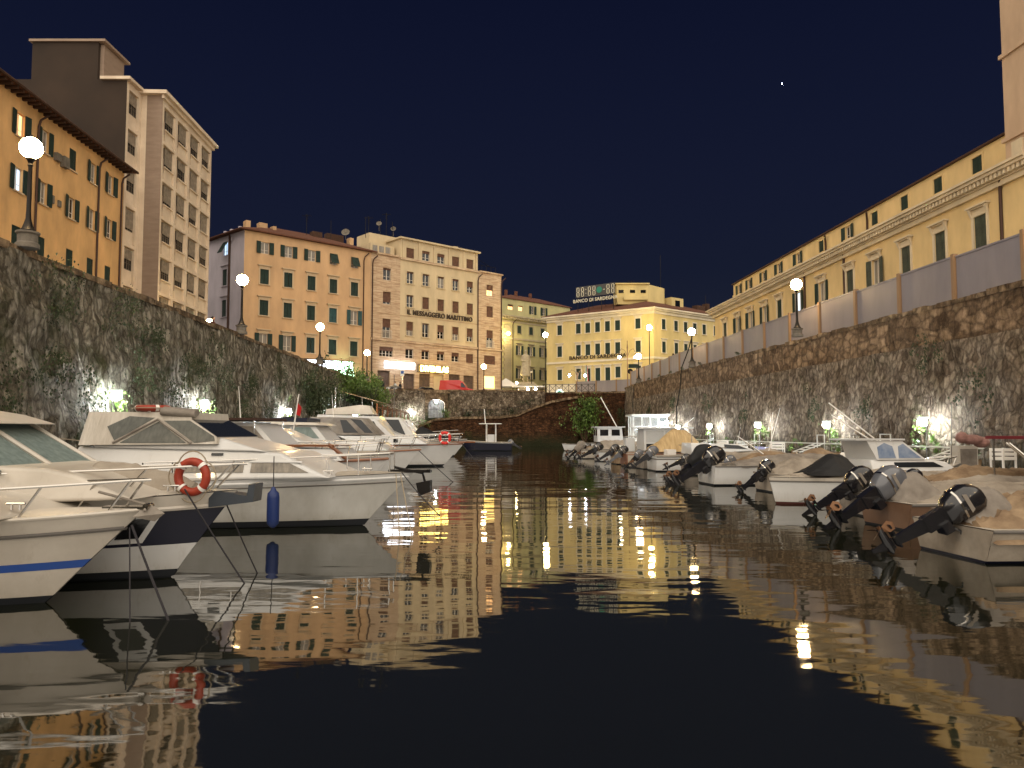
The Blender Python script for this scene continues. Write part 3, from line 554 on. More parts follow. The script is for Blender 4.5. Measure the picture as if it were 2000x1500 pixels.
b=MB(F); wall_holes(b,x1,x2,12.75,H2,[r for r in rects]); body(b,12,x1,x2,12.75,H2); part(b,'wall',M_D,Db)
r5=[(c_-.58,10.58,c_+.58,11.75) for c_ in (20.83,23.2,25.55,27.85,30.2)]; gr=[(20.0,5.95,21.6,8.7),(22.3,5.95,23.95,8.8),(24.5,5.95,26.0,8.8),(26.85,5.95,28.6,8.95),(29.2,5.95,30.9,8.9)]
b=MB(F); wall_holes(b,x1+.003,x2-.003,ST,12.74,r5+gr); part(b,'ground_floor_wall',M_Dt,Db)
fr={(0,0):1,(1,0):.25,(2,0):.3,(3,0):1,(4,0):1,(0,1):.12,(1,1):.1,(2,1):.12,(3,1):.15,(4,1):.5,(0,2):.1,(1,2):1,(2,2):1,(3,2):1,(4,2):1,(0,3):.6,(1,3):.08,(2,3):.5,(3,3):.55,(4,3):.62}
for i,j,x,zb,w,h in ws: window(Db,F,x,zb,w,h,'roller',frac=fr[(i,j)],trim='plain' if j else None,tm=M_D,pane=M_cur if (i+j)%3==0 else M_gl)
for i,r in enumerate(r5): window(Db,F,(r[0]+r[2])/2,r[1],1.16,1.17,'roller',frac=[.1,.15,.3,.4,1][i])
bands(Db,F,'shop_shutter',M_sh,[(q[0],.2,q[1],q[2],.25,q[3]) for k,q in enumerate(gr) if k!=2]); part(MB(F).box(24.5,.2,5.95,26.0,.25,8.8),'pale_shop_door',M_D,Db)
bands(Db,F,'string_course',M_Dt,[(x0,-.16,12.45,x3+.1,-.002,12.72),(x0,-.05,15.72,x3+.05,-.002,15.80),(x1-.1,-.22,22.62,x2+.1,-.002,22.86)])
bands(Db,F,'cornice',M_D,[(x1-.25,-.35,H2+.001,x2+.25,12.2,H2+.2)])
bands(Db,F,'pilaster',M_D,[(x-.62+(0 if k<5 else 0)-.55,-.10,22.87,x-.62-.38,-.003,H2-.02) for k,x in enumerate(cols)]+[(30.2+.95,-.10,22.87,30.2+1.1,-.003,H2-.02)])
bands(Db,F,'wing_cornice',M_Dt,[(x0,-.2,H1+.002,x1-.26,12,H1+.18),(x2+.26,-.2,H1+.002,x3+.2,12,H1+.18)])
bands(Db,F,'roof_terrace_room',M_D,[(x0+.4,.9,H1+.2,x1-.3,5,H1+1.5)]); bands(Db,F,'terrace_glazing',M_cur,[(x0+.7+k*.9,.86,H1+.5,x0+1.35+k*.9,.895,H1+1.25) for k in range(3)])
b=MB(F)
for k in range(5): b.tube([(x2+.4+k*.8,.6,H1+.2),(x2+.4+k*.8,.6,H1+1.1)],.03,4)
b.tube([(x2+.4,.6,H1+1.1),(x2+3.6,.6,H1+1.1)],.03,4); b.tube([(x2+.4,.6,H1+1.9),(x2+2.6,.6,H1+1.1)],.03,4); part(b,'terrace_railing',M_iron,Db)
bands(Db,F,'roof_box',M_D,[(x1-2.6,3,H2-1.5,x1+2.0,6,H2+.9),(28.4,1,H2+.21,29.0,1.5,H2+.7)])
for k,(x,y,h) in enumerate(((16.4,3.2,2.6),(17.3,4,3.0),(18.6,3.4,2.8),(19.6,3.6,3.8),(20.3,3.3,2.7))): v=F@Vector((x,y,0)); mast(Db,v.x,v.y,H2+.2,h,1 if k%2 else 0); 
for x,z in ((18.3,27.5),(20.4,27.2)): v=F@Vector((x,3.2,0)); dish(Db,v.x,v.y,z,.35)
for x in (x0+.15,x2,x3-.05): pipe(Db,F,x,ST,22.5,r=.08)
tx=text('IL MESSAGGERO MARITTIMO',.86,.06,M_txt,'lettering',Db,F@T(25.45,-.12,15.98),sx=.86,bold=.012)
sg=thing('shop_sign','blank glowing white strip sign above a shop on the newspaper building','sign',tuple(F@Vector((19.2,-.5,9.3))))
b=MB(F); b.box(17.1,-.5,9.2,21.3,-.25,10.0); part(b,'sign_panel',M_signw,sg); part(MB(F).box(17.2,-.24,9.3,21.2,-.004,9.9),'sign_bracket',M_iron,sg)
sg=thing('shop_sign','glowing yellow letter sign over a shuttered shop on the newspaper building','sign',tuple(F@Vector((24.3,-.4,9)))); part(MB(F).box(22.0,-.16,9.0,26.8,-.004,9.95),'sign_board',M_frd,sg)
text('DIVENILAS',1.02,.06,M_signy,'sign_letters',sg,F@T(24.4,-.3,9.1),sx=.83,bold=.03); 
# ---- E: yellow green palazzo behind
Eb=thing('palazzo','yellow-green palazzo with rusticated corner standing behind the statue','building',(-1.9,125,ST),math.atan2(.663,.749))
F=frame((-1.9,125),ang=math.atan2(.663,.749)); cols=[4.15,6.85,9.55,12.2,14.9]; rects=[]; ws=[]
for i,x in enumerate(cols):
    for j,(zb,h) in enumerate([(18.0,1.33),(14.4,1.55),(10.5,1.65)]): rects.append((x-.42,zb,x+.42,zb+h)); ws.append((i,j,x,zb,h))
b=MB(F); wall_holes(b,-4,18,ST,20.6,rects); body(b,12,-4,18,ST,20.6); part(b,'wall',M_E,Eb)
for i,j,x,zb,h in ws: window(Eb,F,x,zb,.84,h,'open' if j else 'closed',M_gs,'hood' if j else 'plain',M_Et,pane=M_cur)
bands(Eb,F,'cornice',M_Et,[(-4,-.7,20.6,18,12,20.85),(-4,-.45,20.25,18,-.003,20.595),(-4,-.1,19.7,18,-.003,20.0),(-4,-.12,16.9,18,-.003,17.2),(-4,-.1,8.9,18,-.003,9.2)]+[(-3.8+k*.6,-.62,20.3,-3.6+k*.6,-.452,20.59) for k in range(36)])
bands(Eb,F,'quoins',M_Et,[(.75-(.25 if k%2 else 0),-.14,ST+.02+k*.46,2.3,-.003,ST+.43+k*.46) for k in range(29)])
pipe(Eb,F,2.65,ST,20.2)
F3=F@T(0,1.6,0); rects=[(3.0,22.2,4.2,23.1),(5.4,22.2,6.4,23.1),(8.3,21.9,9.1,23.3),(11.0,21.9,11.8,23.3)]
b=MB(F3); wall_holes(b,1.0,18,20.86,24.0,rects); body(b,9,1.0,18,20.86,24.0); part(b,'attic_wall',M_E,Eb)
window(Eb,F3,3.6,22.2,1.2,.9,'roller',frac=.4,pane=M_lit); window(Eb,F3,5.9,22.2,1.0,.9,'roller',frac=.2,pane=M_lit); window(Eb,F3,8.7,21.9,.8,1.4,'open'); window(Eb,F3,11.4,21.9,.8,1.4,'open')
b=MB(); hip(b,[tuple((F3@Vector(q))[:2]) for q in ((1,0,0),(18,0,0),(18,9,0),(1,9,0))],24.0,1.4,.6,.4); part(b,'roof',M_roof,Eb)
bands(Eb,F,'roof_hut',M_E,[(-3,1,20.86,.6,6,22.6)]); v=F@Vector((-.5,1.8,0)); mast(Eb,v.x,v.y,22.6,2.2,1); dish(Eb,v.x+1,v.y,23.4,.35)
for x in (4.3,6.6,10): part(MB(F3).box(x,2,24.6,x+.4,2.4,26),'chimney',M_roof,Eb)
# ---- F: bank
cF=Vector((20.12,108.44)); lF=Vector((5.4,118.5)); rF=Vector((34.5,119.6)); bF=Vector((19.5,130))
Fb=thing('bank_building','lemon yellow bank building with green closed shutters, sign letters on facade and roof','building',(cF.x,cF.y,ST))
F=frame(lF,cF); LF=(cF-lF).length; cols=[LF-q for q in (15.5,12.22,10.6,8.95,7.3,5.65,2.4)]
rects=[];ws=[]
for i,x in enumerate(cols):
    for j,(zb,h) in enumerate([(16.42,1.5),(13.05,1.65),(9.5,1.6)]):
        if j==2 and i in(2,3,4): zb,h=8.98,2.1
        rects.append((x-.4,zb,x+.4,zb+h)); ws.append((i,j,x,zb,h))
b=MB(F); wall_holes(b,0,LF,8.9,19.0,rects); part(b,'wall',M_F,Fb)
for i,j,x,zb,h in ws: window(Fb,F,x,zb,.8,h,'closed',M_gs,'hood',M_Ft)
b=MB(F); wall_holes(b,0,LF,ST,8.895,[(1.4,5.9,3.3,7.3),(6,5.9,7.6,8.2),(9,5.9,10.6,8.2),(13,5.9,14.6,8.2)]); part(b,'ground_floor_wall',M_Ft,Fb)
FR_=frame(cF,rF); LR=(rF-cF).length; ccs=[2.15,4.85,7.0,9.1,11.3,14.0,16.4]; rects=[];ws=[]
for i,x in enumerate(ccs):
    for j,(zb,h) in enumerate([(16.3,1.5),(12.95,1.6),(9.5,1.6)]): rects.append((x-.4,zb,x+.4,zb+h)); ws.append((i,j,x,zb,h))
b=MB(FR_); wall_holes(b,0,LR,ST,19.0,rects); part(b,'side_wall',M_F,Fb)
for i,j,x,zb,h in ws: window(Fb,FR_,x,zb,.8,h,'closed',M_gs,'plain' if j==0 else 'hood',M_Ft)
b=MB(); 
for p,q in ((rF,bF),(bF,lF)): b.quad((p.x,p.y,ST),(q.x,q.y,ST),(q.x,q.y,19),(p.x,p.y,19))
part(b,'rear_wall',M_F,Fb)
b=MB(F)
def trimrun(F_,L_,k0,k1):
    b.M=F_
    b.box(k0,-.15,18.45,L_+k1,-.003,18.85); b.box(k0-.3,-.45,18.85,L_+k1,-.003,19.1); b.box(k0-.5,-.7,19.1,L_+k1+.3,-.003,19.3); b.box(k0,-.12,12.0,L_+k1,-.003,12.3)
trimrun(F,LF,0,.12); trimrun(FR_,LR,-.1,0); part(b,'cornice',M_Ft,Fb)
b=MB(); hip(b,[tuple(lF),tuple(cF),tuple(rF),tuple(bF)],19.31,2.0,.55,.9); part(b,'roof',M_roof,Fb)
text('BANCO DI SARDEGNA',.78,.05,M_txt,'facade_letters',Fb,F@T(LF-9.0,-.16,12.5),sx=1.12,bold=.01)
text('BANCO',.78,.05,M_txt,'side_letters',Fb,FR_@T(5.2,-.16,12.4),sx=1.0,bold=.01)
b=MB(F); b.prism([(LF-15.55+.75*math.cos(R(a)),7.35+.75*math.sin(R(a))) for a in range(0,181,20)]+[(LF-16.3,5.9),(LF-14.8,5.9)],(-.04,-.01),1); part(b,'arched_entrance',mat('bank_entrance_light',(220,240,230),emit=(225,245,235),es=1.6),Fb)
b=MB(F); b.prism([(LF-15.55+.45*math.cos(R(a)),7.45+.45*math.sin(R(a))) for a in range(0,360,30)],(-.1,-.05),1); part(b,'green_logo',M_green,Fb)
# roof sign
Fs=frame((15.0-4.8,111.8+3.6),(15.3,111.6)); Fs=Fs@T(-.6,0,0)
b=MB(Fs); b.box(0,0,21.9,6.7,.12,23.55); part(b,'sign_board',mat('dark_sign_board',(62,60,58),rough=.5),Fb)
b=MB(Fs)
for k in (0,.8,2.0,2.8,5.2,6.0):
    x=.15+k
    for (p,q,r_,s_) in ((0,22.1,.1,22.68),(0,22.8,.1,23.35),(.38,22.1,.48,22.68),(.38,22.8,.48,23.35),(.1,22.02,.38,22.1),(.1,22.68,.38,22.8),(.1,23.35,.38,23.43)): b.box(x+p,-.04,q,x+r_,-.005,s_)
for z in (22.4,23.0): b.box(1.72,-.04,z,1.84,-.005,z+.12)
b.box(4.75,-.04,22.68,5.05,-.005,22.78); part(b,'display_digits',M_txt2,Fb)
b=MB(Fs); b.prism([(4.1+.48*math.cos(R(a)),22.75+.48*math.sin(R(a))) for a in range(0,360,24)],(-.06,-.004),1); part(b,'green_disc',mat('dim_green_disc',(40,120,100),rough=.6),Fb)
text('BANCO DI SARDEGNA',.72,.05,M_txt2,'roof_letters',Fb,Fs@T(3.35,-.05,21.15),sx=.97,bold=.01)
b=MB(Fs)
for x in (.3,2.2,4.4,6.4): b.tube([(x,.1,19.6),(x,.1,23.4)],.05,5); b.tube([(x,1.4,20.4),(x,.15,22.6)],.04,4)
part(b,'sign_frame',M_iron,Fb)
b=MB(); b.box(15.6,113.5,20.6,20.3,117,23.6); b.box(15.4,113.2,23.61,20.5,117.2,23.75); b.add([(20.3,113.5,20.6),(23.2,115.8,20.6),(23.2,119,20.6),(20.3,117,20.6),(20.3,113.5,23.6),(23.2,115.8,23.4),(23.2,119,23.4),(20.3,117,23.6)],[(0,1,5,4),(1,2,6,5),(4,5,6,7)]); part(b,'penthouse',M_F,Fb)
b=MB()
for x in (15.9,17.6,19.2): b.box(x,113.44,22.3,x+.75,113.49,22.75)
part(b,'penthouse_window',M_gl,Fb); b=MB().box(16.6,113.0,21.2,20.2,113.48,21.7); part(b,'penthouse_ledge',M_F,Fb)
mast(Fb,22.6,115.6,22,6.5); mast(Fb,31,122,21.2,2.2); mast(Fb,18,114.8,23.7,.8,1)
part(MB(FR_).box(7.5,3.0,20,10.2,5,22.0),'dormer',M_F,Fb); part(MB(FR_).box(8.3,2.9,20.6,9.3,2.98,21.6),'dormer_window',M_gl,Fb)
part(MB(FR_).box(13.5,3.0,20,15.5,4,21.4),'roof_vent',M_eave,Fb); part(MB(FR_).box(16,3.0,20,16.6,4,21.9),'chimney',M_eave,Fb)
# ---- G: long yellow palace on the right
Gb=thing('long_palace','long warm yellow palace with bracketed cornice and hooded windows along the right bank','building',(24.45,91.9,ST))
eG=(24.45,91.9); nG=(27.33,42.0); LG=math.hypot(2.88,49.9); F=frame(eG,nG)
sw=[1.95,5.75,9.55,13.4,17.2,21.95,26.55,30.75,34.4,38.25,42.1,46.3]; rects=[];ws=[]
for i,s_ in enumerate(sw): x=LG-s_; rects.append((x-.55,11.0,x+.55,14.2)); ws.append((i,x))
b=MB(F); wall_holes(b,0,LG+3.0,ST,16.1,rects); body(b,14,0,LG+3.0,ST,16.1); part(b,'wall',M_G,Gb)
for i,x in ws: window(Gb,F,x,11.0,1.1,3.2,'open' if i in(3,5,8,9,10,6) else 'closed',M_gs2 if i<5 else M_gs,'grand',M_Gt,pane=M_litb if i==6 else M_cur)
b=MB(F); b.box(-.5,-.22,15.3,LG+2.6,-.003,15.6); b.box(-.8,-.72,15.95,LG+2.6,-.003,16.12); b.box(-.7,-.35,15.6,LG+2.6,-.003,15.68); b.box(-.9,-.85,16.12,LG+2.6,1.9,16.26); part(b,'cornice',M_Gt,Gb)
b=MB(F)
for k in range(150): b.box(-.5+k*.354,-.62,15.682,-.30+k*.354,-.003,15.948)
part(b,'cornice_brackets',M_Gt,Gb)
bands(Gb,F,'string_course',M_Gt,[(0,-.1,10.3,LG+2,-.003,10.6)])
Fa=F@T(0,2,0); sa=[1.0,4.9,8.9,12.9,17.0,21.2,26.1,30.9,35.5,39.6,43.8,47.0]; rects=[(LG-q-.48,17.72,LG-q+.48,18.8) for q in sa]
b=MB(Fa); wall_holes(b,1.0,LG+3,16.27,19.15,rects); body(b,10,1.0,LG+3,16.27,19.15); part(b,'attic_wall',M_G,Gb)
for i,q in enumerate(sa): window(Gb,Fa,LG-q,17.72,.96,1.08,'open' if i in(5,8,9,10,11,7) else 'closed',M_gs,'plain',M_G)
bands(Gb,Fa,'eave',M_eave,[(.8,-.2,19.16,LG+3.2,10.4,19.28)]); 
for x in (LG-2.2+2.1,LG-18.0,LG-25.1): pipe(Gb,Fa,x,17,18.9,r=.08,y=-.1); pipe(Gb,F,x,ST,16.0,r=.09)
part(MB(Fa).box(-.8,.5,16.91,1.0,6,18.2),'low_parapet',M_G,Gb)
# ---- H: tall pinkish building at the right edge
Hb=thing('tall_pinkish_building','tall pinkish building rising out of the picture at the right edge','building',(27.6,42,ST))
F=frame((27.5,41.9),(28.9,18)); rects=[(3.5+k*3.4,z,4.6+k*3.4,z+1.9) for k in range(5) for z in (12,18.6,23.4,28.2)]
b=MB(F); wall_holes(b,0,24,ST,42,rects); body(b,14,0,24,ST,42); part(b,'wall',M_H,Hb)
for r in rects: window(Hb,F,(r[0]+r[2])/2,r[1],1.1,1.9,'closed',M_gs,'plain',M_Gt)
bands(Hb,F,'string_course',M_H,[(-.12,-.14,z,24,-.003,z+.22) for z in (17.7,22.5,27.3,32)]); bands(Hb,F,'pilaster',M_Gt,[(.6,-.12,ST,1.4,-.003,17.5),(.45,-.25,ST,1.6,-.003,10.6)])
# ================================================================== STREET FURNITURE
Pc=M_conc
def globe_lamp(x,y,zb,zg,label,name='street_lamp',r=.29,group='globe street lamps',gm=None,rot=0,ped=True,M=None):
    t=thing(name,label,'street lamp',(x,y,zb),0,group)
    if ped:
        b=MB(); b.lathe([(.30,0),(.30,.12),(.25,.16),(.25,.36),(.30,.40),(.30,.45)],(x,y,zb),12); part(b,'pedestal',Pc,t,True)
        z0=zb+.45
    else: z0=zb
    h=zg-r-z0
    b=MB(); b.lathe([(.2,0),(.2,.05),(.15,.1),(.1,.25),(.07,.38),(.06,.6),(.06,h*.5),(.05,h-.25),(.07,h-.2),(.05,h-.15),(.09,h-.06),(.13,h-.02),(.11,h)],(x,y,z0),10); part(b,'lamp_post',M_iron,t,True)
    b=MB(); b.sphere((x,y,zg),r,20,12); part(b,'globe',gm or M_globe,t,True)
    b=MB(); b.lathe([(.06,.0),(.05,.05),(.01,.1)],(x,y,zg+r-.01),8); part(b,'finial',M_iron,t,True)
    return t
for x,y,zg,lb in ((-13.25,20.72,9.45,'globe street lamp on the left wall in front of the ochre building'),(-13.9,39.2,9.45,'globe street lamp on the left wall before the lilac side of the peach building'),
    (-14.33,57.0,9.45,'globe street lamp on the left wall before the middle of the peach building'),(-14.36,75.8,9.45,'globe street lamp at the joint of the peach and newspaper buildings'),
    (15.1,40.4,9.45,'globe street lamp on the right rampart before the long hoarding and palace'),(14.07,59.8,9.45,'globe street lamp on the right rampart with a black cable hanging from it'),
    (13.13,79.4,9.45,'globe street lamp at the far end of the right rampart beside the lantern post')):
    globe_lamp(x,y,PT,zg,lb)
globe_lamp(-3.38,92.0,6.0,9.45,'globe street lamp in front of the right wing of the newspaper building')
for x,y,s_ in ((-13.2,2.5,'left'),(-12.9,-16,'left'),(16.6,21,'right'),(17.6,2,'right'),(18.3,-16,'right')):  # unseen globe lamps added along both walls as fill light
    globe_lamp(x,y,PT,9.45,'added unseen globe lamp for fill on the %s wall outside the picture, %s'%(s_,{2.5:'nearest the picture edge',-16:'farthest back',21:'nearest the picture edge',2:'second from the picture edge'}[y]))
globe_lamp(-24.6,62,ST,10.6,'small distant globe lamp before the lilac side wall',ped=False,r=.22)
globe_lamp(4.3,98.5,ST,14.1,'very bright tall street lamp at the left edge of the bank building',ped=False,r=.33,gm=M_globe2,group='tall square lamps')
globe_lamp(18.7,104.0,ST,15.8,'very bright tall street lamp at the corner of the bank building',ped=False,r=.36,gm=M_globe2,group='tall square lamps')
globe_lamp(3.0,118,ST,10.8,'thin unlit globe lamp beside the statue pedestal',ped=False,r=.2,gm=M_fr,group='tall square lamps')
globe_lamp(.75,119,ST,9.2,'small lit globe lamp just left of the statue pedestal',ped=False,r=.2,gm=M_globe2,group='tall square lamps')
# wall lamp on palazzo
t=thing('wall_lamp','bright lamp fixed to the rusticated corner of the palazzo','lamp',(-.6,124.6,17.6)); b=MB(); b.tube([(-.3,125.6,17.6),(-.6,124.4,17.8)],.04,5); part(b,'bracket',M_iron,t); part(MB().sphere((-.6,124.2,17.6),.26,12,8),'globe',M_globe2,t,True)
# double lantern post
t=thing('lantern_post','ornate post with two hanging lanterns and a round sign in front of the bank','street lamp',(13.6,90.5,ST)); x,y=13.65,90.5
b=MB(); b.lathe([(.2,0),(.12,.4),(.07,.8),(.06,5.6),(.1,5.65),(.03,6.3),(.06,6.4),(.01,6.6)],(x,y,ST),8)
for s_ in (-1,1): b.tube([(x,y,ST+4.6),(x+s_*.3,y,ST+5.4),(x+s_*.7,y,ST+5.6),(x+s_*.95,y,ST+5.2),(x+s_*.95,y,ST+4.9)],.035,5)
part(b,'post',M_post,t)
for s_ in (-1,1):
    b=MB(); b.lathe([(.05,.35),(.22,.2),(.26,.18),(.24,.15)],(x+s_*.95,y,ST+4.55),8); part(b,'lantern_hood',M_iron,t)
    part(MB().sphere((x+s_*.95,y,ST+4.6),.17,12,8),'globe',mat('small_lantern_glass',(255,240,200),emit=(255,235,190),es=45),t,True)
part(MB().prism([(x+.3+.32*math.cos(R(a)),ST+2.9+.32*math.sin(R(a))) for a in range(0,360,24)],(y-.15,y-.1),1),'round_sign',M_iron,t); part(MB().box(x+.1,y-.16,ST+3.3,x+1.3,y-.1,ST+3.75),'direction_sign',M_gs,t)
# twin arm lamp in front of the bank
t=thing('twin_arm_lamp','short lamp with two curved arms against the lower bank facade','street lamp',(9.2,108,ST)); x,y=9.2,108
b=MB(); b.tube([(x,y,ST),(x,y,ST+4.2)],.07,6)
for s_ in (-1,1): b.tube([(x,y,ST+3.4),(x+s_*.3,y,ST+4.3),(x+s_*.8,y,ST+4.5),(x+s_*1.1,y,ST+4.0)],.04,5)
part(b,'post',M_post,t)
for s_ in (-1,1): part(MB().sphere((x+s_*1.1,y,ST+3.7),.17,10,7),'globe',mat('cool_lantern_glass',(240,245,255),emit=(235,240,255),es=45),t,True)
# flags on the bank facade
t=thing('flag','furled green white and red flag on an angled pole on the bank facade','flag',(10.9,112.5,9.2)); b=MB(); b.tube([(10.9,113.4,8.6),(10.9,112.2,11.4)],.04,5); part(b,'pole',M_iron,t)
for k,mm in enumerate((M_flagg,M_wht,M_flagr)): part(MB().add([(10.75+k*.16,112.5,8.9),(10.95+k*.16,112.4,8.7),(10.95+k*.05,112.2,11.2),(10.85+k*.05,112.25,11.2)],[(0,1,2,3)]),'cloth_band',mm,t)
# statue on pedestal
t=thing('statue','pale marble statue of a standing man in a long coat on a stepped pedestal','statue',(2.1,119.5,ST)); sx,sy=2.15,119.5
b=MB(); 
for w,z0,z1 in ((2.1,ST,ST+.5),(1.75,ST+.5,ST+.9),(1.35,ST+.9,ST+2.75),(1.5,ST+2.75,ST+2.9),(1.65,ST+2.9,ST+3.15),(1.3,ST+3.15,ST+3.45)): b.box(sx-w,sy-w,z0+.001,sx+w,sy+w,z1)
part(b,'pedestal',M_marb,t); part(MB().box(sx-.5,sy-1.38,ST+1.3,sx+.5,sy-1.353,ST+2.2),'plaque',M_conc,t)
def skin_body(name,m,parent,base,joints,edges,root=0,sub=2):
    me=bpy.data.meshes.new(name); me.from_pydata([j[:3] for j in joints],edges,[]); o=bpy.data.objects.new(name,me); col.objects.link(o)
    md=o.modifiers.new('s','SKIN'); md.use_smooth_shade=True
    for i,j in enumerate(joints): r=j[3] if isinstance(j[3],tuple) else (j[3],j[3]); me.skin_vertices[0].data[i].radius=r
    me.skin_vertices[0].data[root].use_root=True
    sm_=o.modifiers.new('u','SUBSURF'); sm_.levels=sub; sm_.render_levels=sub
    dg=bpy.context.evaluated_depsgraph_get(); dg.update(); me2=bpy.data.meshes.new_from_object(o.evaluated_get(dg)); bpy.data.objects.remove(o)
    me2.materials.clear(); me2.materials.append(m); me2.polygons.foreach_set('use_smooth',[True]*len(me2.polygons))
    return inst(me2,name,parent,base)
def human(parent,base,m,s=1.0,coat=None,pose=0,head=None,hair=None,head_at=(0,-.02)):
    J=[(0,0,.95,(.15,.10)),(0,0,1.15,(.13,.09)),(0,.01,1.36,(.17,.11)),(0,.01,1.47,(.07,.06)),(0,0,1.56,(.055,.06)),(0,-.01,1.66,(.075,.095)),(0,-.01,1.73,(.06,.075)),
       (.17,.01,1.40,.06),(.24,.03,1.15,.05),(.22,-.08,.92,.038),(.2,-.12,.84,.035),
       (-.17,.01,1.40,.06),(-.25,.03,1.15,.05),(-.12,-.14,1.12,.038),(-.04,-.16,1.16,.035),
       (.09,0,.85,(.09,.09)),(.10,-.01,.48,.06),(.10,.02,.10,.045),(.11,-.12,.04,(.045,.035)),(-.09,0,.85,(.09,.09)),(-.12,-.06,.48,.06),(-.13,0,.10,.045),(-.14,-.14,.04,(.045,.035))]
    E_=[(0,1),(1,2),(2,3),(3,4),(4,5),(5,6),(2,7),(7,8),(8,9),(9,10),(2,11),(11,12),(12,13),(13,14),(0,15),(15,16),(16,17),(17,18),(0,19),(19,20),(20,21),(21,22)]
    B=base@Matrix.Scale(s,4)
    o=skin_body('body',m,parent,B,J,E_)
    if coat:
        b=MB(B); n=16
        prof=[(.30,.20,.35),(.27,.18,.6),(.22,.15,.95),(.19,.13,1.15),(.235,.14,1.38),(.15,.11,1.47),(.08,.08,1.5)]
        vs=[];fs=[]
        for i,(rx,ry,z) in enumerate(prof):
            for j in range(n): a=2*math.pi*j/n; k=1+.06*math.sin(a*5+i)*(1 if i<3 else 0); vs.append((rx*k*math.cos(a),ry*k*math.sin(a)+.02,z))
        for i in range(len(prof)-1):
            for j in range(n): fs.append((i*n+j,i*n+(j+1)%n,(i+1)*n+(j+1)%n,(i+1)*n+j))
        b.add(vs,fs); part(b,'coat',coat,parent,True)
    if head:
        b=MB(B); b.sphere((0,-.01,1.665),.105,14,10,(.82,.95,1.15)); b.sphere((0,-.115,1.65),.02,6,5,(.8,1,1.4)); part(b,'head',head,parent,True)
    if hair:
        b=MB(B); b.sphere((0,.012,1.70),.112,14,8,(.86,.98,1.0)); part(b,'hair',hair,parent,True)
    return o
human(t,T(sx,sy,ST+3.45)@Matrix.Rotation(R(15),4,'Z'),M_marb,2.95,coat=M_marb)
def person(x,y,z,rz,m,label,hm=M_iron,s=1.0,coat=None):
    t=thing('person',label,'person',(x,y,z),rz); human(t,W[t],m,s*.86,coat=coat or m,head=M_skin,hair=hm); return t
person(-14.15,83.7,ST,.3,M_clothd,'person in a dark jacket leaning by the hedge below the blank white sign'); person(-13.45,88.2,ST,-.5,M_clothw,'person in a white shirt behind the far end wall left of the others'); person(-12.9,88.5,ST,2.6,M_clothd,'person in dark clothes with back turned behind the far end wall')
person(-14.9,38.0,ST,1.2,mat('dark_red_top',(60,24,26),rough=.9),'lone person in a dark red top behind the left wall near the lilac facade',s=.99)
# vehicles
def wheel(parent,M,x,y,r=.33,w=.2):
    b=MB(M); 
    def cyl(b,r,w,y0,n=18): 
        b.prism([(x+r*math.cos(2*math.pi*k/n),r_z+r*math.sin(2*math.pi*k/n)) for k in range(n)],(y0-w/2,y0+w/2),1)
    r_z=r; cyl(b,r,w,y); o=part(b,'wheel',M_tyre,parent); b=MB(M); cyl(b,r*.6,w+.02,y,12); part(b,'rim',M_ss,o)
def vehicle(name,label,cat,x,y,rz,m,prof,win,hw,wh,L,extra=None):
    t=thing(name,label,cat,M=T(x,y,ST)@Matrix.Rotation(rz,4,'Z')@Matrix.Scale(.80,4)); M=W[t]
    b=MB(M); n=len(prof); rows=[(-hw+.0,1),(hw,1)]
    # body: side profile lofted with tumblehome
    def yy(z,s_): return s_*(hw-(.10*max(0,(z-1.0))/.5 if z>1.0 and hw<.9 else .05*max(0,z-1.2)))
    vs=[(p[0],yy(p[1],-1),p[1]) for p in prof]+[(p[0],yy(p[1],1),p[1]) for p in prof]
    b.add(vs,[tuple(range(n))[::-1],tuple(range(n,2*n))]+[(i,(i+1)%n,n+(i+1)%n,n+i) for i in range(n)]); bo=part(b,'body',m,t)
    bv=bo.modifiers.new('bevel','BEVEL'); bv.width=.07; bv.segments=2
    for k,w in enumerate(win):
        b=MB(M)
        for s_ in (-1,1): 
            q=[(p[0],yy(p[1],s_)+s_*.006,p[1]) for p in w]; b.quad(*(q if s_<0 else q[::-1]))
        part(b,'side_window',M_gl,t)
    for wx in wh:
        for s_ in (-1,1): wheel(t,M,wx,s_*(hw-.08))
    for s_ in (-1,1): part(MB(M).box(L/2-.04,s_*(hw-.35)-.15,.6,L/2+.03,s_*(hw-.35)+.15,.78),'headlight',M_wht,t); part(MB(M).box(-L/2-.03,s_*(hw-.12)-.08,.8,-L/2+.04,s_*(hw-.12)+.08,1.2),'tail_light',M_flagr,t)
    return t
van=[(-2.5,.3),(2.5,.3),(2.55,.95),(1.75,1.15),(1.05,2.0),(.6,2.35),(-2.4,2.35),(-2.55,1.0)]
vehicle('red_van','bright red panel van parked behind the end wall under the newspaper building','van',-6.55,91.4,R(-6),M_red,van,[[(.75,1.3),(1.6,1.22),(1.0,1.95),(.75,1.95)]],.98,(-1.6,1.6),5.0)
part(MB(W[bpy.data.objects['red_van']]).add([(1.72,-.8,1.22),(1.72,.8,1.22),(1.08,.75,2.0),(1.08,-.75,2.0)],[(0,1,2,3)]),'windscreen',M_gl,bpy.data.objects['red_van'])
car=[(-2.0,.3),(2.0,.3),(2.05,.7),(1.1,.92),(.45,1.42),(-1.1,1.45),(-1.85,.98),(-2.05,.7)]
cw=[[(-1.45,1.0),(-.2,1.0),(-.2,1.38),(-1.0,1.38)],[(-.1,1.0),(.85,.97),(.4,1.36),(-.1,1.38)]]
vehicle('parked_car','pale parked car behind the end wall below the white strip sign','car',-14.0,92.0,R(35),M_wcar,car,cw,.85,(-1.3,1.3),4.0)
vehicle('parked_car','dark parked car between the pale car and the red van','car',-10.2,93.0,R(20),M_dcar,car,cw,.85,(-1.3,1.3),4.0)
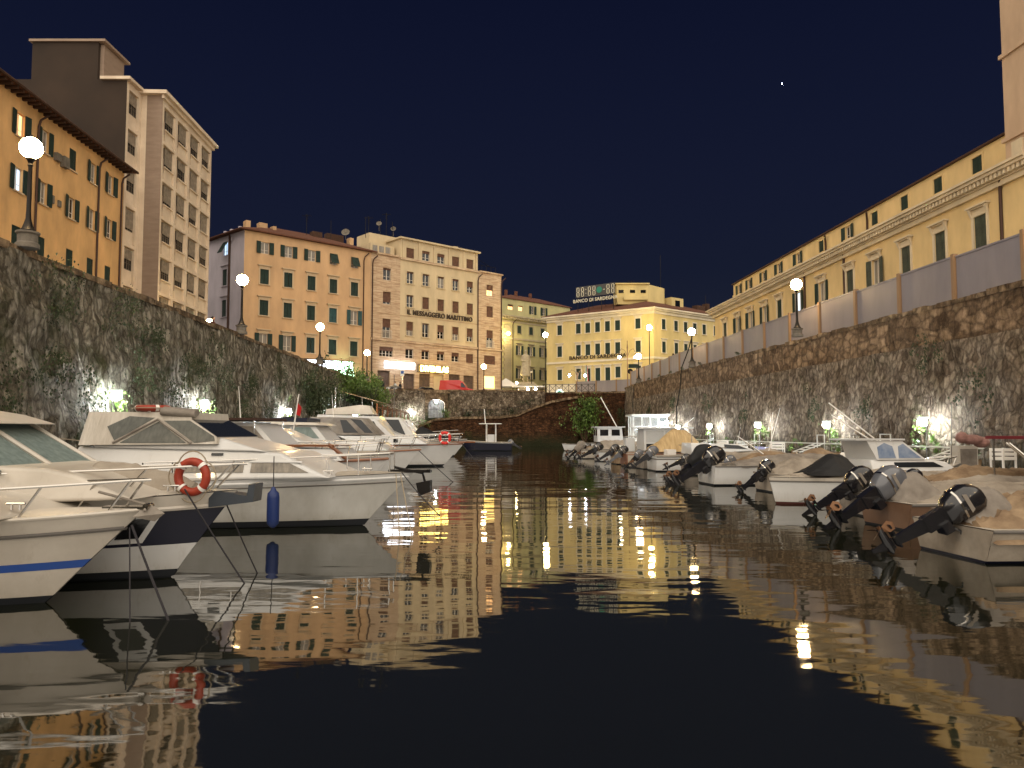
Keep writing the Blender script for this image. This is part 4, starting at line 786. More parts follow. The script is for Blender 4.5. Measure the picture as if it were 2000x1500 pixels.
vehicle('parked_car','dark car parked by the lit shop awning right of the far globe lamp','car',-1.6,98,R(30),M_dcar,car,cw,.85,(-1.3,1.3),4.0)
# market tent and stall, bollards, sign post
t=thing('market_tent','low pale market tent between the newspaper building and the statue','tent',(-1,112,ST)); b=MB(); b.add([(-2.6,110,ST+2.3),(1.0,110,ST+2.3),(1.0,114,ST+2.3),(-2.6,114,ST+2.3),(-.9,112,ST+3.6)],[(0,1,4),(1,2,4),(2,3,4),(3,0,4)]); part(b,'canopy',M_wht,t)
b=MB()
for x in (-2.5,.9):
    for y in (110.1,113.9): b.tube([(x,y,ST),(x,y,ST+2.35)],.04,5)
part(b,'tent_frame',M_ss,t)
t=thing('market_stall','brightly lit market stall at the foot of the statue pedestal','stall',(2.6,108,ST)); b=MB(); b.box(.2,107.4,ST,4.4,108.6,ST+1.0); part(b,'counter',M_hutw,t)
b=MB(); b.prism([(107.0,ST+2.0),(109,ST+2.25),(109,ST+2.32),(107.0,ST+2.08)],(0,4.6),0); part(b,'roof',M_wht,t); b=MB()
for x in (.1,4.5):
    for y in (107.2,108.8): b.tube([(x,y,ST),(x,y,ST+2.1)],.04,5)
part(b,'stall_frame',M_ss,t)
for x in (2.2,3.3): part(MB().sphere((x,107.0,ST+1.72),.16,10,7),'lamp_bulb',mat('stall_bulb',(255,240,200),emit=(255,228,180),es=120),t,True)
def signpost(x,y,label):
    t=thing('road_sign',label,'road sign',(x,y,ST)); part(MB().tube([(x,y,ST),(x,y,ST+3.0)],.035,6),'post',M_ss,t)
    part(MB().box(x-.22,y-.06,ST+2.35,x+.22,y-.04,ST+3.0),'sign_plate',M_wht,t); part(MB().box(x-.17,y-.07,ST+2.6,x+.17,y-.062,ST+2.94),'blue_square',mat('sign_blue',(60,90,160),rough=.5),t)
signpost(-12.9,90.2,'small white and blue parking sign below the blank white strip sign')
t=thing('railing','low dark railing with crossed bars on top of the canal end wall','railing',(5,88.6,6.0)); b=MB()
pp=[(3.6,89.0),(8.0,88.2),(9.4,88.0)]
for k in range(9):
    u=k/8*5.9+3.6; y=89.0-.17*(u-3.6); b.tube([(u,y,6.1),(u,y,7.15)],.035,5)
    if k<8:
        u2=(k+1)/8*5.9+3.6; y2=89.0-.17*(u2-3.6); b.tube([(u,y,7.1),(u2,y2,7.1)],.03,5); b.tube([(u,y,6.25),(u2,y2,7.05)],.02,4); b.tube([(u,y,7.05),(u2,y2,6.25)],.02,4)
part(b,'bars',M_iron,t)
# hoarding along the right bank (each panel and each post a part)
def hoarding(name,label,o,e,z0,z1,n,dip=0):
    t=thing(name,label,'fence',(o[0],o[1],z0)); F=frame(o,e); L_=math.hypot(e[0]-o[0],e[1]-o[1]); s_=L_/n
    for k in range(n):
        b=MB(F); x0=k*s_+.11; x1=(k+1)*s_-.11; dz=rnd.uniform(-.03,.03); dy=rnd.uniform(-.03,.03)
        nn=12
        for q in range(nn):
            xa=x0+(x1-x0)*q/nn; xb=x0+(x1-x0)*(q+1)/nn; da=.02 if q%2 else 0; db=0 if q%2 else .02
            b.add([(xa,dy+da,z0),(xb,dy+db,z0),(xb,dy+db,z1+dz),(xa,dy+da,z1+dz)],[(0,1,2,3)])
        b.box(x0,dy-.03,z1+dz-.06,x1,dy-.002,z1+dz); part(b,'panel',M_fence,t)
        part(MB(F).box(k*s_-.07,-.09,z0,k*s_+.07,.09,z1+.06),'post',M_post,t)
    return t
hoarding('hoarding','tall grey sheet hoarding with brown posts running along the right rampart',(13.35,86.0),(14.33,65.3),PT-.7,8.36,6)
o1=bpy.data.objects['hoarding']
def hoard_more(t,o,e,z0,z1,n):
    F=frame(o,e); L_=math.hypot(e[0]-o[0],e[1]-o[1]); s_=L_/n
    for k in range(n):
        x0=k*s_+.11; x1=(k+1)*s_-.11; b=MB(F); dz=rnd.uniform(-.04,.04); b.box(x0,0,z0,x1,.04,z1+dz); b.box(x0,-.03,z1+dz-.07,x1,-.003,z1+dz-.003); b.box(x0,-.03,z0,x1,-.003,z0+.08); part(b,'panel',M_fence,t)
        part(MB(F).box(k*s_-.08,-.1,z0,k*s_+.08,.1,z1+.06),'post',M_post,t)
hoard_more(o1,(14.33,65.3),(17.16,25.38),PT-.75,8.36,11); hoard_more(o1,(17.16,25.38),(18.4,-8),PT-.75,8.36,9)
t=hoarding('hoarding','short grey sheet hoarding in front of the bank ground floor',(9.0,107.0),(16.6,101.5),ST,8.6,3); hoard_more(t,(16.6,101.5),(22.0,97.6),ST,8.6,2)
# black cable hanging from the second right lamp down the rampart
solo(MB().tube([(14.05,59.7,9.0),(13.75,59.6,8.0),(13.2,59.6,6.6),(13.1,59.8,5.0),(12.9,60.1,3.6),(12.85,60.1,2.2)],.045,6),'hanging_cable',M_iron,(13.9,59.7,6.6),'thick black cable hanging from the lamp down the right rampart','cable')
# star
solo(MB().sphere((722,2000,930),1.6,8,6),'star',mat('star_light',(255,255,255),emit=(220,230,255),es=14),(722,2000,930),'single bright star in the dark sky above the long palace','star')
# ================================================================== LED quay lamps with lit bushes
def led(x,y,z,label,side,group,post_h):
    t=thing('quay_lamp',label,'lamp',(x,y,z-post_h),0,group)
    b=MB(); b.tube([(x,y,z-post_h),(x,y,z)],.05,6); b.tube([(x,y,z),(x+side*.22,y,z+.12)],.04,5); part(b,'lamp_pole',M_ss,t)
    part(MB().box(x+side*.14-.17,y-.13,z+.115,x+side*.14+.17,y+.13,z+.18),'housing',M_hutw,t)
    b=MB(); b.sphere((x+side*.16,y,z-.03),.17,12,8,(1,.9,.85)); part(b,'lens',M_led,t,True)
def leaf_mesh(name,n,rx,ry,rz,m,size=.12,seed=0,droop=.5,shell=.0):
    def f():
        g=random.Random(seed); b=MB()
        cl=[(g.gauss(0,.42),g.gauss(0,.42),g.gauss(0,.42)) for _ in range(max(4,n//28))]
        for i in range(n):
            c=g.choice(cl); p=Vector(((c[0]+g.gauss(0,.17))*rx,(c[1]+g.gauss(0,.17))*ry,(c[2]+g.gauss(0,.17))*rz))
            s_=size*g.uniform(.55,1.35); a=g.uniform(0,6.3); t=g.uniform(-1.2,.6)-droop
            u=Vector((math.cos(a),math.sin(a),0)); w=Vector((-math.sin(a)*math.cos(t),math.cos(a)*math.cos(t),math.sin(t)))
            q0=p; q1=p+w*s_*.5+u*s_*.32; q2=p+w*s_*1.1; q3=p+w*s_*.5-u*s_*.32
            b.add([q0,q1,q2,q3],[(0,1,2,3)])
        return b.mesh(name,m)
    return cached(('lf',name,n,rx,ry,rz,seed,m.name),f)
def plant(x,y,z,rx,ry,rz,label,n=260,m=None,name='wall_plant',cat='plant',group=None,size=.12,seed=0,droop=.5,stem=True,k=1):
    t=thing(name,label,cat,(x,y,z),0,group)
    inst(leaf_mesh('foliage',n,rx,ry,rz,m or M_leaf,size,seed,droop),'foliage',t,T(x,y,z)@Matrix.Rotation(0,4,'Z'))
    if stem:
        b=MB(); g=random.Random(seed)
        for q in range(5): b.tube([(x,y,z-rz*.7),(x+g.uniform(-.5,.5)*rx,y+g.uniform(-.5,.5)*ry,z+g.uniform(-.2,.6)*rz)],[.02,.006],4)
        part(b,'stems',M_twig,t)
    return t
Ls=[(-13.35,24.9,2.85,'the white canvas cabin'),(-13.6,32.7,2.85,'the orange lifebuoy roof rack'),(-14.0,46.4,2.9,'the brown sun awning'),(-14.35,58.6,3.1,'the long ivy curtain'),(-13.2,62.2,3.0,'the timber boat shed')]
for i,(x,y,z,w) in enumerate(Ls):
    led(x+.35,y,z,'cold white lamp on the left quay behind '+w,1,'left quay lamps',2.4)
    plant(x+.35,y+.3,z-.55,.5,.5,.85,'bush lit bright green by the quay lamp behind '+w,n=240,m=M_leaf2,name='bush',seed=20+i,group='lit bushes on the left quay')
Rs=[(16.2,29.4,2.05,'behind the cabin boat with blue glass'),(15.5,36.7,2.0,'behind the black covered white dinghy'),(14.75,44.6,2.05,'above the blue tarpaulins'),(14.1,53.0,2.05,'above the open cuddy boat'),(13.6,60.7,2.0,'just right of the glazed hut')]
for i,(x,y,z,w) in enumerate(Rs):
    led(x-.35,y,z,'cold white lamp on the right quay '+w,-1,'right quay lamps',1.7)
    plant(x-.3,y+.35,z-.5,.45,.5,.8,'leafy plant lit by the quay lamp '+w,n=200,m=M_leaf2,name='bush',seed=30+i,group='lit bushes on the right quay')
led(-11.5,86.3,3.9,'cold white lamp on the end wall left of the gateway',1,'end wall lamps',1.6)
for i,(x,y,z,rx,rz) in enumerate(((-11.6,86.0,2.9,1.2,1.0),(-10.2,85.9,2.7,1.1,.8),(-7.4,86.2,3.7,.8,.7),(-13.2,85.2,3.0,1.0,1.0))):
    plant(x,y,z,rx,.5,rz,'small bush at the end wall, number %s from the left corner'%['two','three','four','one'][i],n=300,m=M_leaf2,name='bush',seed=40+i,group='bushes at the end wall')
# wall plants left
g=random.Random(11); names=['near the top of','low on','halfway up','high on']
pos=[(22.5,5.6,.9,'before the first globe lamp'),(26,5.5,1.1,'below the ochre building end'),(28.5,5.2,.8,'below the tall office block corner'),(33,4.2,1.1,'below the office block middle'),(35.5,4.3,1.0,'under the office block right edge'),(19.5,2.6,.9,'behind the nearest white boat roof'),(21.5,3.4,.7,'left of the first quay lamp'),(40,4.2,.9,'below the second globe lamp'),(30,3.1,1.0,'between the first two quay lamps'),(23.5,2.5,.8,'beside the first quay lamp'),(46,4.6,.8,'below the peach building left windows'),(38,2.6,.9,'right of the second quay lamp'),(51,4.8,1.0,'before the third globe lamp'),(43,2.6,.8,'above the brown awning left end'),(27,3.6,.7,'above the canvas cabin')]
for i,(y,z,s_,w) in enumerate(pos):
    x=interp(WLp,y)+.3+.55*(1-z/6.5)
    plant(x,y,z,.34,s_*1.5,s_*1.1,'dark green plant clump growing on the left wall '+w,n=520,seed=50+i%5,group='plants on the left wall',size=.085,droop=.9,stem=False)
t=thing('ivy_curtain','long dense ivy curtain hanging down the left wall before the boat shed','ivy',(-14.4,58,6)); 
for k,(y,z,rz_) in enumerate(((53.5,4.0,3.0),(56.5,3.8,3.3),(59.5,3.6,3.3))): inst(leaf_mesh('foliage',1500,.5,2.4,rz_*.8,M_leaf,.17,70+k,.9),'foliage',t,T(-13.95,y,z))
t=thing('hedge','broad dark green hedge sloping over the left wall beside the globe lamp','hedge',(-14.2,74,6.6))
for k,(y,z,rz_) in enumerate(((66,6.0,1.5),(71,6.1,1.5),(76.5,5.8,1.5),(81.5,5.4,1.4),(69,4.9,1.4),(75,4.7,1.4))): inst(leaf_mesh('foliage',1500,1.1,3.0,rz_,M_leaf2 if k<4 else M_leaf,.2,80+k%3,.8),'foliage',t,T(-14.0,y,z))
posr=[(30,4.4,.9,'below the third hoarding panel from the edge'),(27,3.0,1.1,'near the right edge of the picture'),(34,2.6,.9,'above the cabin boat with blue glass'),(39,2.9,.8,'between the two brightest quay lamps'),(48,3.0,.8,'above the cuddy boat'),(55,3.4,.8,'below the first right globe lamp'),(64,4.0,.7,'below the cable lamp'),(72,3.6,.8,'above the glazed hut')]
for i,(y,z,s_,w) in enumerate(posr):
    x=interp(WRp,y)-.3-.5*(1-z/6.5)
    plant(x,y,z,.3,s_*1.2,s_,'dark plant clump growing on the right rampart '+w,n=220,seed=50+i%5,group='plants on the right rampart',size=.1,droop=.9,stem=False)
for i,(y,s_) in enumerate(((62,.6),(66,.4),(57.5,.5),(70,.35),(50,.4),(74,.4))):
    plant(interp(WRp,y)-.05,y,PT+.1,.2,s_,s_*.35,'low weed tuft on the rampart top, %s from the far end'%['third','fourth','second nearest','fifth','nearest','sixth'][i],n=90,seed=90+i%2,group='weeds on the rampart top',size=.09,droop=-.6,stem=False)
for i,(x,z,rx) in enumerate(((-3,3.7,2.2),(0,4.0,2.2),(1.8,4.9,1.6),(-5,3.6,1.2))):
    plant(x,87.5,z,rx,.6,.55,'scrubby grass on the bastion top, patch %s from the left'%['two','three','four','one'][i],n=260,seed=95+i%2,group='scrub on the bastion top',size=.16,droop=.2,stem=False)
# big bush at canal end
t=thing('fig_tree','big bright green bushy fig tree growing at the right end of the bastion','tree',(8.0,84.9,.4))
b=MB(); g=random.Random(5)
for k in range(9): b.tube([(8.0,84.9,.2),(8+g.uniform(-.6,.6),84.9,1.8),(8+g.uniform(-1.6,1.6),84.8+g.uniform(-.5,.5),g.uniform(3,5))],[.12,.08,.03],5)
part(b,'trunk',M_twig,t); inst(leaf_mesh('crown',1700,1.9,1.1,2.3,M_leaf2,.26,200,.4),'crown',t,T(8.1,84.6,3.2)); inst(leaf_mesh('upper_crown',600,1.3,.9,1.0,M_leaf2,.24,201,.4),'upper_crown',t,T(8.8,84.7,4.9))
plant(12.0,84.5,3.5,.8,.7,1.5,'dark shrub in the corner beside the right rampart end',n=420,name='shrub',seed=99,size=.18)
# ================================================================== BOATS
# boat frame: x from transom (0) to bow (L), y to port, z up from the waterline
def boat_root(name,label,cat,bx,by,ang,Lw,group=None):
    M=Matrix.Translation((bx,by,0))@Matrix.Rotation(R(ang),4,'Z')@Matrix.Translation((-Lw,0,0))
    return thing(name,label,cat,M=M,group=group),M
class Hull:
    def __init__(s,L,Lw,B,f0,f1,p=2.6,tr=.9,wl=.82): s.L,s.Lw,s.B,s.f0,s.f1,s.p,s.tr,s.wl=L,Lw,B,f0,f1,p,tr,wl
    def sh(s,t): return s.f0+(s.f1-s.f0)*t**2.2
    def hb(s,t,l):
        l_=max(l,0); p=s.p*(.72+.28*l_); k=(1-t**p)**.85 if t<1 else 0
        w=s.B/2*k*(s.tr+(1-s.tr)*math.sin(math.pi/2*min(1,t/.45)))
        f=(s.wl+(1-s.wl)*l_**.8) if l>=0 else s.wl*(1+l*2.2)
        return max(w*f,.012)
    def pt(s,t,l,side):
        xs=s.Lw+(s.L-s.Lw)*max(l,0)**1.05 if l>=0 else s.Lw*(1+l*.3)
        return (t*xs,side*s.hb(t,l),l*s.sh(t) if l>=0 else l*.9)
    def band(s,b,l0,l1,n=28,m=4,t0=0,off=0):
        for side in (-1,1):
            def f(u,v): 
                t=t0+(1-t0)*(1-(1-u)**1.3); q=s.pt(t,l0+(l1-l0)*v,side); return (q[0]+(off if t>.98 else 0),q[1]+side*off,q[2])
            b.grid(f,n,m)
        if t0==0:
            q=[s.pt(0,l0,-1),s.pt(0,l0,1),s.pt(0,l1,1),s.pt(0,l1,-1)]; b.quad(*q)
        return b
    def strake(s,b,l,r,n=26,t0=0):
        for side in (-1,1): b.tube([s.pt(t0+(1-t0)*(1-(1-i/n)**1.3),l,side) for i in range(n+1)],r,6)
        return b
    def deck(s,b,t0,t1=1,dz=0,camber=.05,n=20,ins=0):
        def f(u,v):
            t=t0+(t1-t0)*(1-(1-u)**1.3 if t1==1 else u); q=s.pt(t,1,1); y=max(q[1]-ins,.0)*(2*v-1); return (q[0],y,q[2]+dz+camber*(1-(2*v-1)**2)*min(1,q[1]*2))
        b.grid(f,n,8); return b
    def sheer(s,x):  # t from x
        t=min(1,x/s.L); return s.sh(t),s.hb(t,1)
def build_hull(t,M,H,bands_,boot=M_boot,strake=M_rub,deckm=M_deck,cockpit=None,sr=.03,sl_=1.0):
    part(H.band(MB(M),-.35,.08),'hull_bottom',boot,t,True)
    for nm,l0,l1,m in bands_: part(H.band(MB(M),l0,l1),nm,m,t,True)
    part(H.strake(MB(M),sl_,sr),'rub_rail',strake,t,True)
    t0=cockpit if cockpit else 0
    part(H.deck(MB(M),t0,1,dz=.012),'deck',deckm,t,True)
    if cockpit:
        b=MB(M); n=14
        for side in (-1,1):
            def f(u,v):
                q=H.pt(u*cockpit,1,side); w=[q[1],q[1]-side*.16,q[1]-side*.18,q[1]-side*.2][v_i]; return None
            def g_(u,v):
                q=H.pt(u*cockpit,1,side); k=int(round(v*2)); y=[q[1],q[1]-side*.15,q[1]-side*.19][k]; z=[q[2]+.012,q[2]+.012,.22][k]; return (q[0],y,z)
            b.grid(g_,n,2)
        q=H.pt(0,1,1); w=H.hb(cockpit,1); x1=cockpit*H.L
        b.grid(lambda u,v:(u*x1,(2*v-1)*(H.hb(u*cockpit,1)-.19),.22),6,2); b.quad((x1,-w+.19,.22),(x1,w-.19,.22),(x1,w-.19,H.sh(cockpit)+.01),(x1,-w+.19,H.sh(cockpit)+.01)); b.quad((.12,-w+.1,.22),(.12,w-.1,.22),(.12,w-.1,H.sh(0)+.0),(.12,-w+.1,H.sh(0)+.0)); b.quad((0,-w*.9,H.sh(0)+.012),(.12,-w*.9,H.sh(0)+.012),(.12,w*.9,H.sh(0)+.012),(0,w*.9,H.sh(0)+.012))
        part(b,'cockpit_liner',deckm,t)
def house(M,prof,wb,wt,z0,z1,b=None):
    """side profile polygon (x,z); half width wb at z0 narrowing to wt at z1"""
    b=b or MB(M); n=len(prof); hw=lambda z:wb+(wt-wb)*max(0,min(1,(z-z0)/(z1-z0)))
    vs=[(x,-hw(z),z) for x,z in prof]+[(x,hw(z),z) for x,z in prof]
    b.add(vs,[tuple(range(n))[::-1],tuple(range(n,2*n))]+[(i,(i+1)%n,n+(i+1)%n,n+i) for i in range(n)]); return b,hw
def bevel(o,w=.04,s=3):
    m_=o.modifiers.new('bevel','BEVEL'); m_.width=w; m_.segments=s; m_.limit_method='ANGLE'; m_.angle_limit=R(25); o.data.polygons.foreach_set('use_smooth',[True]*len(o.data.polygons)); return o
def side_panel(t,M,hw,poly,name,m,off=.012,both=True):
    o=None
    for s_ in (1,-1) if both else (-1,):
        b=MB(M); q=[(x,s_*(hw(z)+off),z) for x,z in poly]; k=[(x,s_*(hw(z)-.01),z) for x,z in poly]
        n=len(q); b.add(q+k,[tuple(range(n)) if s_<0 else tuple(range(n))[::-1]]+[(i,(i+1)%n,n+(i+1)%n,n+i) for i in range(n)])
        o=part(b,name,m,t)
    return o
def rail(t,M,H,x0,x1,h,n=7,r=.014,lean=.12,lower=False,name='bow_rail',hend=None,x_close=True):
    b=MB(M)
    def p(x,k,side):
        z,w=H.sheer(x); hh=h if hend is None else h+(hend-h)*(x-x0)/(x1-x0); return (x+lean*k,side*max(w-.07,.05 if x<x1 else .1),z+hh*k)
    for side in (-1,1):
        P=[p(x0+(x1-x0)*i/24,1,side) for i in range(25)]; b.tube([p(x0,0,side)]+P,r,6)
        if lower: b.tube([p(x0+(x1-x0)*i/24,.5,side) for i in range(25)],r*.7,5)
        for i in range(1,n+1): x=x0+(x1-x0)*i/n; b.tube([p(x,0,side),p(x,1,side)],r*.85,5)
    if x_close: a=p(x1,1,-1); c=p(x1,1,1); b.tube([a,(a[0]+.12,0,a[2]),c],r,6)
    return part(b,name,M_ss,t,True)
def outboard(t,M,x,y,z,tilt,s=1.0,cowl=M_mot,cover=None,leg=M_motleg,name='outboard_motor',yaw=0):
    """hangs on the transom at (x,y,z); tilt = degrees the leg is swung up behind"""
    Mo=M@T(x,y,z-.24)@Matrix.Rotation(R(yaw),4,'Z')@Matrix.Rotation(R(tilt),4,'Y')@Matrix.Scale(s*.60,4)
    b=MB(Mo); 
    # cowl: rounded body above pivot; local -x is aft
    sec=[(.05,.16,.13,-.16),(.12,.20,.16,-.18),(.28,.24,.185,-.20),(.45,.25,.19,-.20),(.58,.21,.165,-.18),(.66,.12,.10,-.16)]
    vs=[];fs=[];n=14
    if cover is not None:
        n=28; sec=[(-.12,.17,.14,-.17),(-.02,.24,.20,-.17),(.10,.23,.18,-.18),(.2,.25,.20,-.19),(.3,.27,.21,-.20),(.4,.27,.215,-.20),(.5,.26,.20,-.19),(.6,.21,.17,-.18),(.67,.14,.11,-.17),(.70,.04,.04,-.16)]
    for z_,rx,ry,cx in sec:
        for j in range(n):
            a=2*math.pi*j/n; c_,s_=math.cos(a),math.sin(a); k=1/(abs(c_)**3.2+abs(s_)**3.2)**(1/3.2)
            if cover is not None: k*=1+.11*noise.noise(Vector((c_*2.2+x*3,s_*2.2+tilt,z_*3.5)))+.07*abs(noise.noise(Vector((c_*5,s_*5+x,z_*2))))
            vs.append((cx+rx*c_*k,ry*s_*k,z_))
    for i in range(len(sec)-1):
        for j in range(n): fs.append((i*n+j,i*n+(j+1)%n,(i+1)*n+(j+1)%n,(i+1)*n+j))
    fs+=[tuple(range(n))[::-1],tuple(range((len(sec)-1)*n,len(sec)*n))]
    b.add(vs,fs); o=part(b,name,cowl if cover is None else cover,t,True)
    if cover is None:
        b=MB(Mo); vs=[];fs=[]
        for q_,z_ in enumerate((.255,.285)):
            for j in range(n):
                a=2*math.pi*j/n; c_,s_=math.cos(a),math.sin(a); k=1/(abs(c_)**3.2+abs(s_)**3.2)**(1/3.2); vs.append((-.20+.243*c_*k,.188*s_*k,z_))
        b.add(vs,[(j,(j+1)%n,n+(j+1)%n,n+j) for j in range(n)]); part(b,'cowl_band',M_ss,o)
        b=MB(Mo)
        for sd in (-1,1): b.quad((-.36,sd*.192,.34),(-.06,sd*.192,.34),(-.09,sd*.192,.40),(-.33,sd*.192,.40))
        part(b,'cowl_stripe',M_cov2,o); b=MB(Mo); b.tube([(-.02,-.05,.0),(.12,-.08,.10),(.30,-.05,.05)],.018,6); b.tube([(-.02,.04,.02),(.10,.06,.12),(.28,.05,.03)],.014,6); part(b,'hoses',M_mot,o)
    b=MB(Mo); b.box(-.30,-.075,-.28,-.06,.075,.05); b.prism([(-.28,-.28),(-.08,-.28),(-.14,-.78),(-.26,-.78)],(-.045,.045),1); b.box(-.10,-.13,-.12,.06,.13,.02)
    b.box(-.46,-.09,-.76,-.10,.09,-.735)                    # anti-ventilation plate
    b.prism([(-.10,-.80),(-.27,-.80),(-.25,-1.14),(-.20,-1.14)],(-.012,.012),1)   # skeg
    part(b,'leg',leg,o)
    b=MB(Mo); q=[]
    b.M=Mo@T(-.10,0,-.88)@Matrix.Rotation(R(-90),4,'Y'); b.lathe([(.012,-.05),(.05,.0),(.065,.12),(.06,.24),(.045,.36)],n=10)
    part(b,'gearcase',leg,o,True)
    b=MB()
    for k in range(3):
        b.M=Mo@T(-.44,0,-.88)@Matrix.Rotation(R(120*k+20),4,'X')
        b.add([(.03,-.02,.04),(-.03,.03,.04),(-.06,.10,.14),(-.02,.06,.21),(.05,-.05,.2),(.06,-.08,.12)],[(0,1,2,3,4,5)])
    b.M=Mo@T(-.40,0,-.88)@Matrix.Rotation(R(-90),4,'Y'); b.lathe([(.04,0),(.03,.1)],n=8); part(b,'propeller',M_prop,o)
    return o
def drape(M,pts,hw,z_edge,name,m,t,amp=.03,seed=0,nx=26,ny=14,skirt=None):
    nx=max(nx,64); ny=max(ny,36)
    """canvas cover: ridge polyline pts (x,z), half width function hw(x), falling to z_edge(x)"""
    def ridge(x):
        for i in range(len(pts)-1):
            if pts[i][0]<=x<=pts[i+1][0]: k=(x-pts[i][0])/(pts[i+1][0]-pts[i][0]); k=k*k*(3-2*k)*.5+k*.5; return pts[i][1]+(pts[i+1][1]-pts[i][1])*k
        return pts[-1][1]
    x0,x1=pts[0][0],pts[-1][0]
    def f(u,v):
        x=x0+(x1-x0)*u; s_=2*v-1; z=z_edge(x)+(ridge(x)-z_edge(x))*(1-abs(s_)**1.9); 
        if u in(0,1): z=z_edge(x)+(z-z_edge(x))*.15
        k=noise.noise(Vector((x*1.3+seed,s_*1.1,seed)))*amp*1.1+max(0,1-2.4*abs(noise.noise(Vector((x*3.2+seed+s_*1.5,s_*.9+x*.6,2)))))**2*amp*.75+max(0,1-3*abs(noise.noise(Vector((x*.9-s_*2.2,s_*2.4+seed,5)))))**2*amp*.5
        return (x,s_*(hw(x)+.02)+k*.4,z+k*(1-abs(s_)**4))
    b=MB(M); b.grid(f,nx,ny); return part(b,name,m,t,True)
def rope(p,q,label,m=M_roped,r=.012,sag=.15,name='mooring_rope',group='mooring ropes'):
    P=Vector(p);Q=Vector(q); pts=[P.lerp(Q,i/10)-Vector((0,0,sag*4*(i/10)*(1-i/10))) for i in range(11)]
    return solo(MB().tube(pts,r,6),name,m,p,label,'rope',group,smooth=True)
def fender(x,y,ztop,zhang,label,m=M_fen,s=1):
    t=thing('fender',label,'fender',(x,y,ztop)); b=MB(); b.lathe([(.02,-.62),(.05,-.60),(.09,-.55),(.10,-.48),(.10,-.14),(.09,-.06),(.05,-.02),(.03,.03),(.02,.04)],(x,y,ztop),14); part(b,'fender_body',m,t,True)
    part(MB().tube([(x,y,ztop+.02),(x,y,zhang)],.008,5),'lanyard',M_roped,t); return t
def lifebuoy(M,label,R_=.31,r=.07,m=M_org,name='lifebuoy'):
    t=thing(name,label,'lifebuoy',M=M); b=MB(M); n=32
    def ring(a0,a1,rr,n,b):
        vs=[];fs=[]
        for i in range(n+1):
            a=a0+(a1-a0)*i/n
            for j in range(10): c=2*math.pi*j/10; q=R_+rr*math.cos(c); vs.append((q*math.cos(a),rr*math.sin(c),q*math.sin(a)))
        for i in range(n):
            for j in range(10): fs.append((i*10+j,i*10+(j+1)%10,(i+1)*10+(j+1)%10,(i+1)*10+j))
        b.add(vs,fs)
    ring(0,2*math.pi,r,36,b); part(b,'ring',m,t,True)
    b=MB(M)
    for k in range(4): a=math.pi/4+k*math.pi/2; ring(a-.10,a+.10,r+.006,3,b)
    part(b,'white_band',M_wht,t,True)
    b=MB(M)
    for k in range(4):
        a0=math.pi/4+k*math.pi/2; P=[]
        for i in range(9): a=a0+math.pi/2*i/8; q=R_+r+.02+.05*math.sin(math.pi*i/8); P.append((q*math.cos(a),0,q*math.sin(a)))
        b.tube(P,.008,5)
    part(b,'grab_rope',M_rope,t); return t
def windscreen(M,t,hw,poly,name='side_window',m=M_tint): return side_panel(t,M,hw,poly,name,m)
# ---------------------------------------------------------------- left bank, boat A (nearest)
tA,MA=boat_root('motorboat','nearest white motorboat with a blue stripe low on its bow, at the left edge','boat',-4.50,7.55,-3,5.3)
H=Hull(6.25,5.3,2.5,.72,.90,p=2.5,wl=.72)
build_hull(tA,MA,H,[('hull_lower',.08,.38,M_gel2),('hull_upper',.47,.80,M_gel2),('gunwale',.80,1.0,M_gel2)],strake=M_rub,deckm=M_gel2,sl_=.80,sr=.022)
part(H.band(MB(MA),.38,.47,off=.002),'blue_stripe',M_blue,tA,True)
part(H.strake(MB(MA),1.0,.018),'toe_rail',M_gel2,tA,True)
b,hw=house(MA,[(1.0,.7),(5.3,.86),(4.9,1.0),(4.2,1.09),(3.2,1.15),(2.0,1.15),(1.0,1.2)],.92,.6,.8,1.15); bevel(part(b,'foredeck_cabin',M_gel2,tA,True),.07)
rail(tA,MA,H,2.6,5.95,.30,n=5,lean=.22,hend=.30)
b=MB(MA); b.box(5.85,-.06,.905,6.3,.06,.93); b.tube([(6.28,-.06,.93),(6.28,.06,.93)],.03,8); part(b,'bow_roller',M_ss,tA)
an=thing('anchor','weathered plough anchor lying in the bow roller of the nearest boat','anchor',M=MA@T(6.3,0,.97)); Mn=MA@T(6.08,0,.99)@Matrix.Rotation(R(14),4,'Y')@Matrix.Scale(.62,4)
b=MB(Mn); b.tube([(-.5,0,0),(.32,0,0)],.022,6); b.tube([(.3,-.03,0),(.36,-.12,-.08)],.02,5); part(b,'shank',M_cov2,an)
b=MB(Mn); b.add([(.34,0,.03),(.62,0,-.06),(.50,.0,-.22),(.22,.17,-.20),(.22,-.17,-.20),(.30,0,-.10)],[(0,1,3),(1,2,3),(0,4,1),(1,4,2),(0,3,5),(0,5,4),(3,2,5),(4,5,2)]); part(b,'fluke',M_cov2,an)
an2=None
